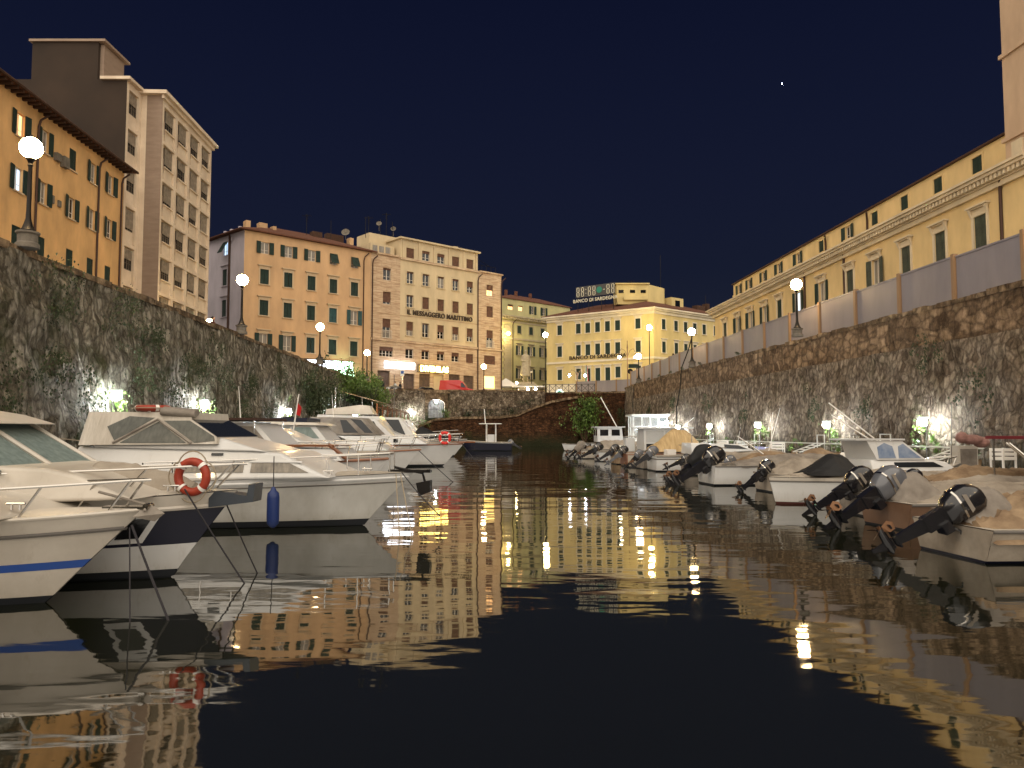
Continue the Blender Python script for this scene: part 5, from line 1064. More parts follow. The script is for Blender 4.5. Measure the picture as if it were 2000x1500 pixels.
# boat B navy
tB,MB_=boat_root('motorboat','navy and white motorboat with curtained wheelhouse beside the nearest boat','boat',-3.86,8.85,-1,6.0)
H=Hull(6.72,6.0,2.55,.80,.98,p=2.4,wl=.74)
build_hull(tB,MB_,H,[('white_topside',.08,.40,M_gel),('navy_topside',.40,.84,M_navy),('gunwale',.84,1.0,M_gel2)],strake=M_gel2,deckm=M_gel2,sl_=.84,sr=.028)
part(H.band(MB(MB_),.02,.10,off=.003),'boot_stripe',M_boot,tB,True)
rail(tB,MB_,H,2.4,6.4,.36,n=5,lean=.30,hend=.32)
b,hw=house(MB_,[(.5,.8),(6.0,.95),(5.8,1.02),(5.35,1.20),(5.0,1.27),(4.2,1.3),(.5,1.3)],.98,.80,.8,1.3); bevel(part(b,'foredeck',M_gel2,tB,True),.08)
b,hw=house(MB_,[(.6,1.28),(4.55,1.24),(3.7,1.76),(.6,1.78)],.95,.82,1.25,1.7); part(b,'wheelhouse_windows',M_curt,tB)
b,_=house(MB_,[(.4,1.77),(4.05,1.74),(3.7,1.86),(3.2,1.95),(2.5,1.99),(.4,2.0)],.98,.70,1.74,2.0); bevel(part(b,'wheelhouse_roof',M_gel2,tB,True),.05)
b=MB(MB_)
for s_ in (-1,1):
    b.tube([(4.58,s_*.96,1.23),(3.71,s_*.84,1.77)],.03,6); b.tube([(3.8,s_*.97,1.22),(3.05,s_*.86,1.76)],.04,6)
b.tube([(4.58,0,1.25),(3.71,0,1.78)],.03,6); part(b,'window_frame',M_gel2,tB)
def crv(x): return H.sheer(x)[1]-.12
drape(MB_,[(4.9,1.15),(5.15,1.30),(5.5,1.26),(5.9,1.18),(6.25,1.05)],lambda x:max(.1,H.sheer(x)[1]-.35),lambda x:H.sheer(x)[0]+.03,'foredeck_cover',M_cov,tB,amp=.03,seed=4)
b=MB(MB_); b.prism([(6.45,.80),(6.95,.86),(6.97,1.06),(6.90,1.06),(6.88,.93),(6.45,.99)],(-.14,.14),1); part(b,'bow_platform',mat('grey_blue_metal',(70,76,84),rough=.4,metal=.4),tB)
b=MB(MB_)
# rectangular hawse window on the near side
def hullside(H,t,l,off): q=H.pt(t,l,-1); return (q[0],q[1]-off,q[2])
for (o_,l0,l1,ta,tb,mm,nm) in ((.012,.44,.80,.86,.915,M_gel,'hull_window_frame'),(.022,.50,.74,.869,.905,M_gl,'hull_window')):
    b=MB(MB_); b.grid(lambda u,v:hullside(H,ta+(tb-ta)*u,l0+(l1-l0)*v,o_),4,4); part(b,nm,mm,tB)
lb=MB_@T(6.32,-.28,1.15)@Matrix.Rotation(R(-8),4,'Z')
lifebuoy(lb,'orange lifebuoy with white bands hung on the bow rail of the navy boat',.168,.047)
# boat C big white
tC,MC=boat_root('cabin_cruiser','white cabin cruiser with canvas tent, curtained cabin windows and blue fender','boat',-2.62,13.7,-5,5.75)
H=Hull(6.62,5.75,2.6,.80,.93,p=2.5,wl=.76)
build_hull(tC,MC,H,[('topside',.08,.86,M_gelo),('gunwale',.86,1.0,M_gel)],strake=M_gel,deckm=M_deck,sl_=.92,sr=.026)
part(H.strake(MB(MC),.83,.012),'hull_line',M_rub,tC,True); part(H.band(MB(MC),.01,.13,off=.003),'boot_stripe',M_boot,tC,True)
b,hw=house(MC,[(.9,.78),(5.45,.88),(5.1,1.03),(4.55,1.29),(3.9,1.33),(.9,1.40)],1.02,.80,.85,1.4); bevel(part(b,'cabin_trunk',M_gel,tC,True),.05)
for (xa,xb) in ((2.75,3.95),(4.08,4.95)):
    side_panel(tC,MC,hw,[(xa,.97),(xb if xb<4.5 else 5.08,.97),(xb if xb<4.5 else 4.72,1.13),(xa,1.13)],'cabin_window',M_cur,.008)
    side_panel(tC,MC,hw,[(xa-.03,1.135),(xb,1.135),(xb,1.16),(xa-.03,1.16)],'window_rail',M_gel,.02)
side_panel(tC,MC,hw,[(3.35,1.25),(3.55,1.25),(3.55,1.29),(3.35,1.29)],'vent',M_gl,.02)
b,hw2=house(MC,[(1.2,1.38),(4.3,1.31),(3.9,1.42),(3.45,1.545),(3.0,1.47),(1.2,1.46)],.88,.68,1.35,1.6); bevel(part(b,'windscreen_coaming',M_gel,tC,True),.05)
b,hw3=house(MC,[(.98,1.42),(3.45,1.44),(3.42,1.56),(2.9,1.86),(2.9,1.98),(1.0,2.0)],.90,.66,1.4,2.0); tent=part(b,'canvas_tent',mat('white_tent_canvas',(206,200,190),(172,164,152),sc_=2,rough=.8,bump=.5,bs=3,stretch=(3,1,.6)),tC)
side_panel(tC,MC,hw3,[(1.62,1.49),(2.24,1.89),(1.78,1.92),(1.42,1.74)],'clear_panel',mat('dusty_clear_vinyl',(88,90,84),(56,60,56),sc_=5,rough=.25,stretch=(3,3,1)),.012)
side_panel(tC,MC,hw3,[(1.72,1.46),(2.9,1.46),(2.33,1.82)],'clear_panel',MT['dusty_clear_vinyl'],.012)
side_panel(tC,MC,hw3,[(3.05,1.46),(3.4,1.5),(3.37,1.57),(2.88,1.84),(2.42,1.84)],'clear_panel',MT['dusty_clear_vinyl'],.012)
b=MB(MC); b.quad((3.435,-.84,1.56),(3.435,.84,1.56),(2.915,.70,1.86),(2.915,-.70,1.86)); b.M=MC@T(.012,0,.012); part(b,'front_panel',M_tint,tC)
b=MB(MC)
for s_ in (-1,1): b.tube([(1.6,s_*.90,1.46),(2.33,s_*.77,1.86),(3.0,s_*.90,1.46)],.022,6)
part(b,'tent_pole',M_cov2,tC)
b=MB(MC); b.tube([(2.35,-.70,2.0),(2.95,-.66,1.95)],.07,10); b.tube([(2.35,-.62,2.03),(2.95,-.58,1.98)],.06,8); part(b,'rolled_canvas',M_cov2,tC,True)
b=MB(MC)
for x,z in ((2.2,1.62),(2.55,1.60),(2.75,1.58)): b.tube([(x,-.2,1.46),(x,-.2,z+.2)],.012,5)
part(b,'seat_frame',M_ss,tC)
lifebuoy(MC@T(2.05,-.45,2.06)@Matrix.Rotation(R(90),4,'X'),'orange lifebuoy lying flat on the canvas tent roof of the white cruiser',.24,.055)
rail(tC,MC,H,2.3,6.25,.32,n=8,lean=.0,lower=False,hend=.36,x_close=False)
b=MB(MC); b.box(6.2,-.08,.93,6.95,.08,.98); b.tube([(6.9,-.08,.96),(6.9,.08,.96)],.03,8); b.tube([(6.3,0,1.02),(6.8,0,.92),(6.86,0,.70)],.025,6); b.prism([(6.7,.75),(6.95,.80),(6.95,.60),(6.75,.52)],(-.10,.10),1); part(b,'bow_roller',M_iron,tC)
p_=MC@Vector((4.62,-1.30,.72)); fender(p_.x,p_.y,p_.z,1.25,'long blue fender hanging from the rail of the white cruiser')
# D1 teak trimmed boat with brown awning
tD,MD=boat_root('cabin_cruiser','white cruiser with teak trim and a flat dark brown awning','boat',-3.95,19.6,-4,6.2)
H=Hull(7.05,6.2,2.7,.85,1.02,p=2.4,wl=.74)
build_hull(tD,MD,H,[('topside',.08,.86,M_gel),('gunwale',.86,1.0,M_gel)],strake=M_teak,deckm=M_deck,sl_=.95,sr=.04)
b,hw=house(MD,[(1.5,.85),(6.1,.95),(5.85,1.22),(1.5,1.28)],1.0,.86,.85,1.28); part(b,'cabin_trunk',M_gel,tD); 
part(MB(MD).box(1.4,-.92,1.281,5.9,.92,1.33),'teak_roof_edge',M_teak,tD); side_panel(tD,MD,hw,[(3.9,1.0),(5.1,1.0),(5.1,1.18),(3.9,1.18)],'cabin_window',M_tint)
b,hw=house(MD,[(1.6,1.33),(4.4,1.33),(3.85,1.86),(1.6,1.88)],.86,.72,1.33,1.88); part(b,'wheelhouse',M_gel,tD)
side_panel(tD,MD,hw,[(1.8,1.45),(3.0,1.45),(3.0,1.78),(1.8,1.78)],'clear_panel',MT['dusty_clear_vinyl']); side_panel(tD,MD,hw,[(3.15,1.45),(4.15,1.42),(3.8,1.78),(3.15,1.8)],'side_window',M_cov2)
part(MB(MD).box(1.0,-1.0,1.93,4.0,1.0,1.99),'awning',M_brn,tD); part(MB(MD).box(1.6,-.9,1.86,3.6,.9,1.90),'roof',M_gel,tD)
b=MB(MD)
for x in (2.4,2.65,2.95,3.2): b.tube([(x-.1,-.98,1.2),(x,-.98,1.6),(x-.06,-.95,1.9)],.02,6)
for x in (1.05,3.9):
    for s_ in (-.95,.95): b.tube([(x,s_,1.0),(x,s_,1.93)],.018,5)
part(b,'awning_frame',M_ss,tD)
rail(tD,MD,H,3.5,6.7,.36,n=5,lean=.1,x_close=True)
b=MB(MD); b.tube([(5.75,-.92,1.34),(6.15,-.7,.98)],.05,6); part(b,'varnished_brace',M_teak,tD)
# flag on stick
t=thing('flag_staff','slanted white staff with a small red pennant behind the brown awning','flag',(-6.4,22.5,1.2)); part(MB().tube([(-6.5,22.5,.9),(-6.25,22.5,2.75)],[.03,.015],6),'staff',M_wht,t); part(MB().add([(-6.28,22.5,2.5),(-6.15,22.45,2.35),(-6.2,22.5,2.1),(-6.33,22.5,2.15)],[(0,1,2,3)]),'pennant',M_flagr,t)
# D2
def cruiser(name,label,bx,by,ang,L,B,f0,f1,hm,style,m=M_gel,st=M_rub,boot=M_boot,extra=None):
    Lw=L*.885; t,M=boat_root(name,label,'boat',bx,by,ang,Lw); H=Hull(L,Lw,B,f0,f1,p=2.4,wl=.75)
    build_hull(t,M,H,[('topside',.08,.88,m),('gunwale',.88,1.0,M_gel)],boot=boot,strake=st,deckm=M_deck,sl_=.95,sr=.035); return t,M,H
t,M,H=cruiser('cabin_cruiser','white cruiser with pale green wheelhouse glass and a stepped bow rail',-4.0,26.8,-3,7.6,2.8,.9,1.08,0,0,st=M_teak)
b,hw=house(M,[(1.2,.9),(6.6,1.0),(6.2,1.3),(1.2,1.38)],1.05,.9,.9,1.38); bevel(part(b,'cabin_trunk',M_gel,t),.05)
b,hw=house(M,[(2.4,1.36),(4.5,1.36),(4.05,1.86),(2.4,1.88)],.9,.76,1.36,1.88); part(b,'wheelhouse',M_gel,t); side_panel(t,M,hw,[(2.55,1.45),(3.2,1.45),(3.2,1.8),(2.55,1.8)],'side_window',M_curt); side_panel(t,M,hw,[(3.28,1.45),(4.25,1.42),(3.9,1.8),(3.28,1.8)],'side_window',M_curt)
b,_=house(M,[(2.1,1.88),(4.35,1.86),(4.1,1.96),(2.1,2.0)],.92,.8,1.86,2.0); bevel(part(b,'wheelhouse_roof',M_gel2,t),.03); side_panel(t,M,lambda z:1.0,[(5.2,1.1),(5.35,1.1),(5.35,1.25),(5.2,1.25)],'porthole',M_gl,.02)
rail(t,M,H,3.4,7.2,.38,n=7,lean=.15,lower=True)
# E
t,M,H=cruiser('cabin_cruiser','white cruiser with grey canvas enclosure and teak bow plank before the canal end',-3.3,37.1,-2,8.6,3.0,1.0,1.12,0,0,st=M_teak)
b,hw=house(M,[(.8,1.0),(7.0,1.05),(6.4,1.4),(.8,1.5)],1.15,1.0,1.0,1.5); bevel(part(b,'cabin_trunk',M_gel,t),.05)
b,hw=house(M,[(.9,1.5),(4.6,1.5),(3.8,2.3),(1.4,2.35)],1.0,.85,1.5,2.35); part(b,'canvas_enclosure',M_cov2,t); side_panel(t,M,hw,[(4.0,1.6),(4.4,1.58),(3.8,2.2),(3.3,2.25)],'side_window',M_tint); side_panel(t,M,hw,[(3.0,1.6),(3.7,1.6),(3.1,2.2),(2.8,2.2)],'side_window',M_tint)
side_panel(t,M,lambda z:1.12,[(5.4,1.15),(5.6,1.15),(5.6,1.32),(5.4,1.32)],'porthole',M_gl,.02)
part(MB(M).box(8.0,-.16,1.12,9.15,.16,1.18),'bow_plank',M_teak,t); rail(t,M,H,3.8,8.3,.42,n=7,lean=.1,lower=True)
lifebuoy(M@T(7.75,-.6,1.35)@Matrix.Rotation(R(-12),4,'Z'),'red lifebuoy on the bow rail of the cruiser with the teak plank',.25,.07,mat('red_lifebuoy',(205,44,36),rough=.5))
# farther boats, left bank
t,M,H=cruiser('motorboat','motorboat under a black cover with navy edge behind the teak trimmed cruiser',-6.6,31.8,0,6.2,2.4,.8,.95,0,0); drape(M,[(.3,1.0),(1.5,2.1),(3.0,2.25),(4.6,1.5),(5.6,1.1)],lambda x:1.0,lambda x:.95,'cover',M_blk,t,amp=.06,seed=2)
part(MB(M).box(2.4,-1.05,1.95,3.9,1.05,2.2),'cover_edge',M_navy,t)
t,M,H=cruiser('motorboat','flybridge motorboat with raised steering seat behind the grey canvas enclosure',-4.6,43.8,2,8.4,2.9,1.0,1.15,0,0); b,hw=house(M,[(.8,1.0),(6.8,1.05),(5.2,1.7),(4.6,2.5),(1.2,2.6)],1.15,.9,1.0,2.6); part(b,'deckhouse',M_gel,t); side_panel(t,M,hw,[(3.6,1.75),(5.0,1.7),(4.45,2.35),(3.4,2.4)],'side_window',M_tint)
b,_=house(M,[(1.6,2.6),(4.3,2.6),(4.0,3.1),(3.5,3.15),(1.6,2.9)],.8,.6,2.6,3.1); bevel(part(b,'flybridge',M_gel2,t),.04); rail(t,M,H,4,8.0,.4,n=5,lean=.1); part(MB(M).tube([(2.0,0,2.9),(2.0,0,4.2)],.04,6),'mast',M_ss,t)
t,M,H=cruiser('motorboat','motorboat with a black foredeck cover and raked windscreen near the brick bastion',-3.9,51.5,3,8.0,2.8,1.0,1.15,0,0); b,hw=house(M,[(1.0,1.0),(5.0,1.05),(3.9,2.2),(1.2,2.3)],1.1,.9,1.0,2.3); part(b,'deckhouse',M_gel,t); side_panel(t,M,hw,[(2.0,1.3),(4.4,1.25),(3.7,2.05),(2.0,2.1)],'side_window',M_tint)
drape(M,[(4.3,1.4),(4.9,2.0),(6.2,1.4),(7.2,1.2)],lambda x:.9,lambda x:1.05,'cover',M_blk,t,amp=.05,seed=6); rail(t,M,H,4,7.6,.4,n=5,lean=.1)
t,M,H=cruiser('motorboat','cream and blue motorboat with a short mast moored last on the left bank',-4.8,59,4,8.4,2.8,1.0,1.3,0,0,m=M_blue); b,hw=house(M,[(1.0,1.0),(5.5,1.1),(4.6,1.9),(1.2,2.0)],1.1,.9,1.0,2.0); part(b,'deckhouse',M_gel2,t); side_panel(t,M,hw,[(2.0,1.3),(4.8,1.3),(4.3,1.8),(2.0,1.85)],'side_window',M_tint); part(MB(M).tube([(3.2,0,1.9),(3.2,0,6.0)],.03,6),'mast',M_conc,t); rail(t,M,H,4.5,8.0,.5,n=5,lean=.1)
t,M,H=cruiser('open_motorboat','small blue open boat with tee-top and twin outboards before the bastion',-3.9,66.8,178,4.4,2.0,.7,.9,0,0,m=M_navy)
b=MB(M)
for x in (1.4,2.2):
    for s_ in (-.5,.5): b.tube([(x,s_,.7),(x,s_,2.3)],.035,5)
part(b,'tee_top_frame',M_wht,t); part(MB(M).box(.9,-.75,2.3,2.8,.75,2.36),'tee_top',M_wht,t); part(MB(M).box(1.5,-.35,.5,2.1,.35,1.4),'console',M_gel,t); part(MB(M).tube([(2.3,0,2.3),(2.4,0,3.6)],.04,5),'mast',M_wht,t)
outboard(t,M,-.05,-.35,.75,55,1.25,M_cov2); outboard(t,M,-.05,.4,.75,55,1.25,M_motg)
# boat shed under the hedge
t=thing('boat_shed','open timber boat shed with sloping tin roofs under the hedge','shed',(-12.8,72,.4))
b=MB()
for k in range(3):
    y0=63+k*6.5; b.add([(-14.3,y0,5.0-.25*k),(-11.0,y0+.3,4.1-.25*k),(-11.0,y0+6.6,4.0-.25*k),(-14.3,y0+6.4,4.9-.25*k),(-14.3,y0,5.06-.25*k),(-11.0,y0+.3,4.16-.25*k),(-11.0,y0+6.6,4.06-.25*k),(-14.3,y0+6.4,4.96-.25*k)],[(0,3,2,1),(4,5,6,7),(0,1,5,4),(1,2,6,5),(2,3,7,6),(3,0,4,7)])
part(b,'tin_roof',mat('rusty_tin_roof',(150,122,84),(96,76,56),sc_=1.5,rough=.7,stretch=(1,6,1)),t)
b=MB()
for k in range(8):
    y=63.2+k*2.7; b.tube([(-11.1,y,.4),(-11.1,y,3.95-.03*k)],.07,5)
    if k<7: b.tube([(-11.1,y,3.7),(-11.1,y+2.7,3.65)],.05,4); b.tube([(-11.1,y,3.2),(-11.1,y+1.35,3.65)],.04,4)
part(b,'shed_posts',M_teak,t)
t=thing('patio_umbrella','small pale parasol on a thin tall pole left of the gateway','parasol',(-12.2,84.2,.4)); part(MB().tube([(-12.9,84.2,.4),(-12.9,84.2,6.6)],.03,6),'pole',M_conc,t); part(MB().lathe([(.7,-.2),(.4,-.05),(.05,.05)],(-12.9,84.2,6.7),10),'canopy',M_conc,t)
# ---------------------------------------------------------------- right bank: sterns to the canal, bows to the rampart
def rboat(name,label,x,y,ang,L,B,f0,f1,m=M_gel,strake=M_rub,cockpit=.55,cat='boat',boot=M_boot,bands_=None,p=2.3):
    M=Matrix.Translation((x,y,0))@Matrix.Rotation(R(ang),4,'Z'); t=thing(name,label,cat,M=M); H=Hull(L,L*.88,B,f0,f1,p=p,wl=.8,tr=.86)
    build_hull(t,M,H,bands_ or [('topside',.08,1.0,m)],boot=boot,strake=strake,deckm=M_deck,cockpit=cockpit,sr=.025,sl_=.98); return t,M,H
# b1 nearest: tan tarpaulin
t,M,H=rboat('covered_boat','small boat under a creased tan tarpaulin at the lower right edge',5.85,10.35,6,4.6,1.85,.42,.60,m=M_cov,boot=M_navy)
drape(M,[(.02,.50),(.5,.62),(1.2,.74),(1.9,.70),(2.8,.84),(3.8,.84),(4.5,.66)],lambda x:H.sheer(x)[1]+.03,lambda x:H.sheer(x)[0]-.16,'tarpaulin',M_tan,t,amp=.11,seed=8,nx=90,ny=44)
b=MB(M)
for x in (.9,1.5,2.3,3.2): 
    z,w=H.sheer(x); b.tube([(x-.3,-w-.06,z-.35),(x,-w-.05,z-.05),(x+.25,-w*.4,z+.30),(x+.3,0,z+.42)],.012,5)
part(b,'lashing',M_roped,t)
outboard(t,M,-.12,-.12,.64,60,1.5,leg=M_mot,yaw=-8)
drape(M,[(.05,.5),(.3,.86),(.6,.88),(.95,.55)],lambda x:.36,lambda x:.45,'grey_cover',M_cov2,t,amp=.05,seed=77)
# b2
t,M,H=rboat('open_boat','brown open boat with a black outboard half wrapped in a pale grey cover',6.45,13.4,8,4.2,1.7,.45,.65,m=mat('brown_painted_hull',(120,92,72),(96,72,56),sc_=1.5,rough=.5))
drape(M,[(.3,.5),(1.2,.68),(2.4,.74),(3.8,.66)],lambda x:H.sheer(x)[1]+.02,lambda x:H.sheer(x)[0]-.05,'tarpaulin',M_cov,t,amp=.05,seed=12)
outboard(t,M,-.10,0,.66,58,1.7,cowl=M_motg,leg=M_mot,yaw=6)
drape(M,[(.05,.5),(.3,.88),(.6,.92),(1.0,.6)],lambda x:.38,lambda x:.45,'grey_cover',M_cov2,t,amp=.05,seed=78)
# b3
t,M,H=rboat('open_boat','low grey open boat with a bare glossy black outboard tilted up',6.8,15.3,4,4.4,1.7,.45,.65,m=M_cov2)
drape(M,[(.4,.5),(1.6,.62),(3.0,.74),(4.0,.68)],lambda x:H.sheer(x)[1]+.02,lambda x:H.sheer(x)[0]-.05,'tarpaulin',M_cov,t,amp=.05,seed=15)
outboard(t,M,-.10,0,.64,56,1.5,leg=M_mot,yaw=-5)
# R2 blue glass cabin boat
t,M,H=rboat('cabin_boat','white cabin boat with blue tinted side windows and angular windscreen on the right',7.15,18.7,10,4.2,1.8,.55,.85,bands_=[('topside',.08,.80,M_gel),('gunwale',.88,1.0,M_gel)],cockpit=.36); part(H.band(MB(M),.80,.88),'dark_stripe',M_boot,t,True)
b,hw=house(M,[(1.3,.6),(3.6,.72),(3.3,.92),(2.9,.98),(1.3,.98)],.72,.58,.6,.98); bevel(part(b,'cabin',M_gel,t),.03); side_panel(t,M,hw,[(1.9,.8),(3.2,.8),(2.95,.92),(1.9,.92)],'cabin_window',M_tint)
mbl=mat('blue_tinted_glass',(96,116,146),(150,160,176),sc_=4,rough=.1)
b,hw=house(M,[(1.45,.98),(2.75,.98),(2.2,1.42),(1.25,1.44)],.62,.52,.98,1.44); part(b,'wheelhouse',M_gel,t); side_panel(t,M,hw,[(1.5,1.02),(1.95,1.02),(1.9,1.30),(1.7,1.38),(1.5,1.28)],'side_window',mbl); side_panel(t,M,hw,[(2.03,1.02),(2.62,1.02),(2.2,1.36),(2.06,1.30)],'side_window',mbl)
part(MB(M).box(.95,-.56,1.44,2.25,.56,1.48),'wheelhouse_roof',M_gel,t); rail(t,M,H,2.4,3.9,.22,n=3,lean=.1)
part(MB(M).box(.45,-.3,.25,.85,.1,.88),'seat_box',M_cov,t); outboard(t,M,-.1,-.2,.62,58,1.3,leg=M_mot)
# R3 white dinghy with black cover, bow to the canal
Hs=Hull(4.6,4.45,1.7,.62,.60,p=3.2,tr=.45,wl=.8)
M=Matrix.Translation((10.5,18.1,0))@Matrix.Rotation(R(184),4,'Z'); t=thing('dinghy','white clinker dinghy with a black hooped cover lying before the cabin boat','boat',M=M)
build_hull(t,M,Hs,[('topside',.08,.86,M_gel),('gunwale',.86,1.0,M_gel2)],strake=M_rub,cockpit=.85,sl_=.86,sr=.02,boot=mat('red_brown_antifouling',(74,34,28),rough=.7))
drape(M,[(.2,.68),(1.6,.74),(2.9,.70),(4.2,.66)],lambda x:Hs.sheer(x)[1]-.05,lambda x:Hs.sheer(x)[0]+.0,'tarpaulin',M_cov,t,amp=.04,seed=21)
drape(M,[(2.5,.72),(2.9,1.10),(3.15,1.12),(3.8,.72)],lambda x:.55,lambda x:.66,'black_cover',M_blk,t,amp=.03,seed=22)
# covered lumps / R4
t,M,H=rboat('covered_boat','boat under a crumpled brown grey cover beside the two big black outboards',7.0,21.3,6,4.6,1.9,.5,.7,m=M_cov); drape(M,[(.05,.55),(.8,.85),(1.8,.78),(2.8,.92),(4.3,.75)],lambda x:H.sheer(x)[1]+.04,lambda x:H.sheer(x)[0]-.28,'tarpaulin',M_cov,t,amp=.09,seed=31,nx=50,ny=24)
outboard(t,M,-.1,0,.6,50,1.3,leg=M_mot)
t,M,H=rboat('open_boat','white boat carrying two big black outboards with blank cowls and bronze propellers',6.1,24.3,5,5.0,2.0,.6,.8); drape(M,[(.8,.65),(2.0,.85),(3.5,.92),(4.6,.8)],lambda x:H.sheer(x)[1]+.02,lambda x:H.sheer(x)[0]-.05,'tarpaulin',M_cov2,t,amp=.06,seed=33)
outboard(t,M,-.1,-.42,.72,55,1.9,leg=M_mot); outboard(t,M,-.1,.42,.72,50,1.9,leg=M_mot,cover=M_blk)
t,M,H=rboat('covered_boat','boat under a grey sagging cover behind the two big black outboards',7.7,27.4,2,4.6,1.9,.5,.75,m=M_gel2); drape(M,[(.05,.55),(1.2,.9),(2.2,.82),(3.2,1.0),(4.4,.75)],lambda x:H.sheer(x)[1]+.02,lambda x:H.sheer(x)[0]-.2,'tarpaulin',M_tan,t,amp=.08,seed=35)
outboard(t,M,-.1,0,.6,55,1.2,leg=M_motleg,cowl=M_motg)
# R5 cuddy
t,M,H=rboat('cuddy_boat','white cuddy boat with round porthole, raked screen and grey outboard',5.9,32.6,4,5.4,2.0,.62,.9,bands_=[('topside',.08,.78,M_gel),('gunwale',.86,1.0,M_gel)]); part(H.band(MB(M),.78,.86),'grey_stripe',M_rub,t,True)
b,hw=house(M,[(1.5,.7),(4.2,.85),(3.6,1.12),(1.5,1.18)],.8,.68,.7,1.18); bevel(part(b,'cuddy',M_gel,t),.03); side_panel(t,M,hw,[(2.9,.95),(3.9,.92),(3.5,1.08),(2.9,1.12)],'cabin_window',M_tint); part(MB(M).prism([(2.2+.12*math.cos(R(a)),.98+.12*math.sin(R(a))) for a in range(0,360,24)],(-.83,-.74),1),'porthole',M_gl,t); rail(t,M,H,2.6,5.0,.3,n=4,lean=.1)
b=MB(M)
for x in (1.9,2.6): b.tube([(x,-.5,1.15),(x,-.5,1.5),(x,.5,1.5),(x,.5,1.15)],.02,5)
part(b,'grab_frame',M_ss,t); outboard(t,M,-.1,0,.75,52,1.4,cowl=M_motg)
# R6 tan tent
t,M,H=rboat('tented_boat','boat with a pale beige tent cover and varnished transom left of the cuddy boat',5.3,36.4,3,5.0,2.0,.6,.85,m=M_gel2,strake=M_teak); drape(M,[(1.2,.9),(2.4,1.75),(2.9,1.7),(3.8,.95)],lambda x:.85,lambda x:.72,'tent_cover',mat('cream_tent_canvas',(196,170,126),(160,134,94),sc_=2,rough=.85,stretch=(6,1,1)),t,amp=.05,seed=41)
part(MB(M).box(-.04,-.8,.1,.0,.8,.62),'transom_board',M_teak,t); outboard(t,M,-.14,.1,.72,50,1.3,leg=M_motg)
t,M,H=rboat('workboat','varnished tan hulled boat with a dark outboard before the glazed hut',5.2,39.4,4,5.2,2.0,.6,.85,m=M_tan,strake=M_teak); b,hw=house(M,[(1.4,.7),(3.6,.8),(3.5,1.8),(1.4,1.8)],.8,.72,.7,1.8); part(b,'canopy_cabin',M_gel,t); part(MB(M).box(1.1,-.9,1.81,3.9,.9,1.87),'canopy_roof',M_gel,t)
side_panel(t,M,hw,[(1.5,1.1),(2.4,1.1),(2.4,1.7),(1.5,1.7)],'clear_panel',M_clear); side_panel(t,M,hw,[(2.5,1.1),(3.4,1.1),(3.4,1.7),(2.5,1.7)],'clear_panel',M_clear); side_panel(t,M,hw,[(1.5,.78),(3.4,.82),(3.4,1.04),(1.5,1.04)],'dark_skirt',M_blk)
outboard(t,M,-.1,0,.72,55,1.4)
t,M,H=rboat('open_boat','white open boat with a long black outboard beyond the varnished tan boat',4.7,43.0,3,4.8,1.9,.55,.8); part(MB(M).box(1.6,-.3,.3,2.1,.3,1.3),'console',M_gel,t); rail(t,M,H,2.6,4.4,.3,n=3); outboard(t,M,-.1,0,.7,60,1.6,leg=M_mot)
t,M,H=rboat('open_boat','small boat with a grey covered outboard and tangled black leg near the canal end',4.2,47.5,5,4.6,1.9,.55,.8,m=M_gel2); outboard(t,M,-.1,-.2,.7,45,1.5,cover=M_cov2,leg=M_mot); outboard(t,M,-.1,.4,.7,62,1.2); drape(M,[(.4,.6),(1.6,1.1),(3,1.1),(4.2,.8)],lambda x:H.sheer(x)[1],lambda x:H.sheer(x)[0]-.05,'tarpaulin',M_cov,t,amp=.05,seed=44)
t,M,H=rboat('fishing_boat','white boxy wheelhouse fishing boat with two square windows by the fig tree',5.2,57,3,6.4,2.3,.8,1.1); b,hw=house(M,[(1.0,.9),(2.9,.95),(2.8,1.95),(1.0,1.95)],.85,.8,.9,1.95); part(b,'wheelhouse',M_gel,t); part(MB(M).box(.8,-.95,1.951,3.05,.95,2.02),'wheelhouse_roof',M_gel,t); side_panel(t,M,hw,[(1.2,1.35),(1.8,1.35),(1.8,1.8),(1.2,1.8)],'side_window',M_gl); side_panel(t,M,hw,[(2.05,1.35),(2.65,1.35),(2.65,1.8),(2.05,1.8)],'side_window',M_gl)
b=MB(M); b.quad((.993,-.7,1.35),(.993,-.1,1.35),(.993,-.1,1.8),(.993,-.7,1.8)); b.quad((.993,.1,1.35),(.993,.7,1.35),(.993,.7,1.8),(.993,.1,1.8)); part(b,'rear_window',M_gl,t); part(MB(M).tube([(2.6,0,2.0),(1.4,0,4.2)],.04,5),'boom',M_wht,t); rail(t,M,H,3,5.9,.4,n=4)
t,M,H=rboat('dinghy','plain white dinghy with a tan stern board, first on the right bank',6.2,66.5,170,1.9,1.3,.55,.62,cockpit=.8); part(MB(M).box(-.05,-.5,.05,-.003,.5,.8),'stern_board',M_tan,t)
t,M,H=rboat('open_boat','white open boat with small curved windscreen between fishing boat and hut',6.4,51.5,4,5.0,1.9,.55,.8); b=MB(M); b.tube([(1.6,-.6,.6),(1.9,-.55,1.35),(1.9,.55,1.35),(1.6,.6,.6)],.03,6); part(b,'arch',M_wht,t)
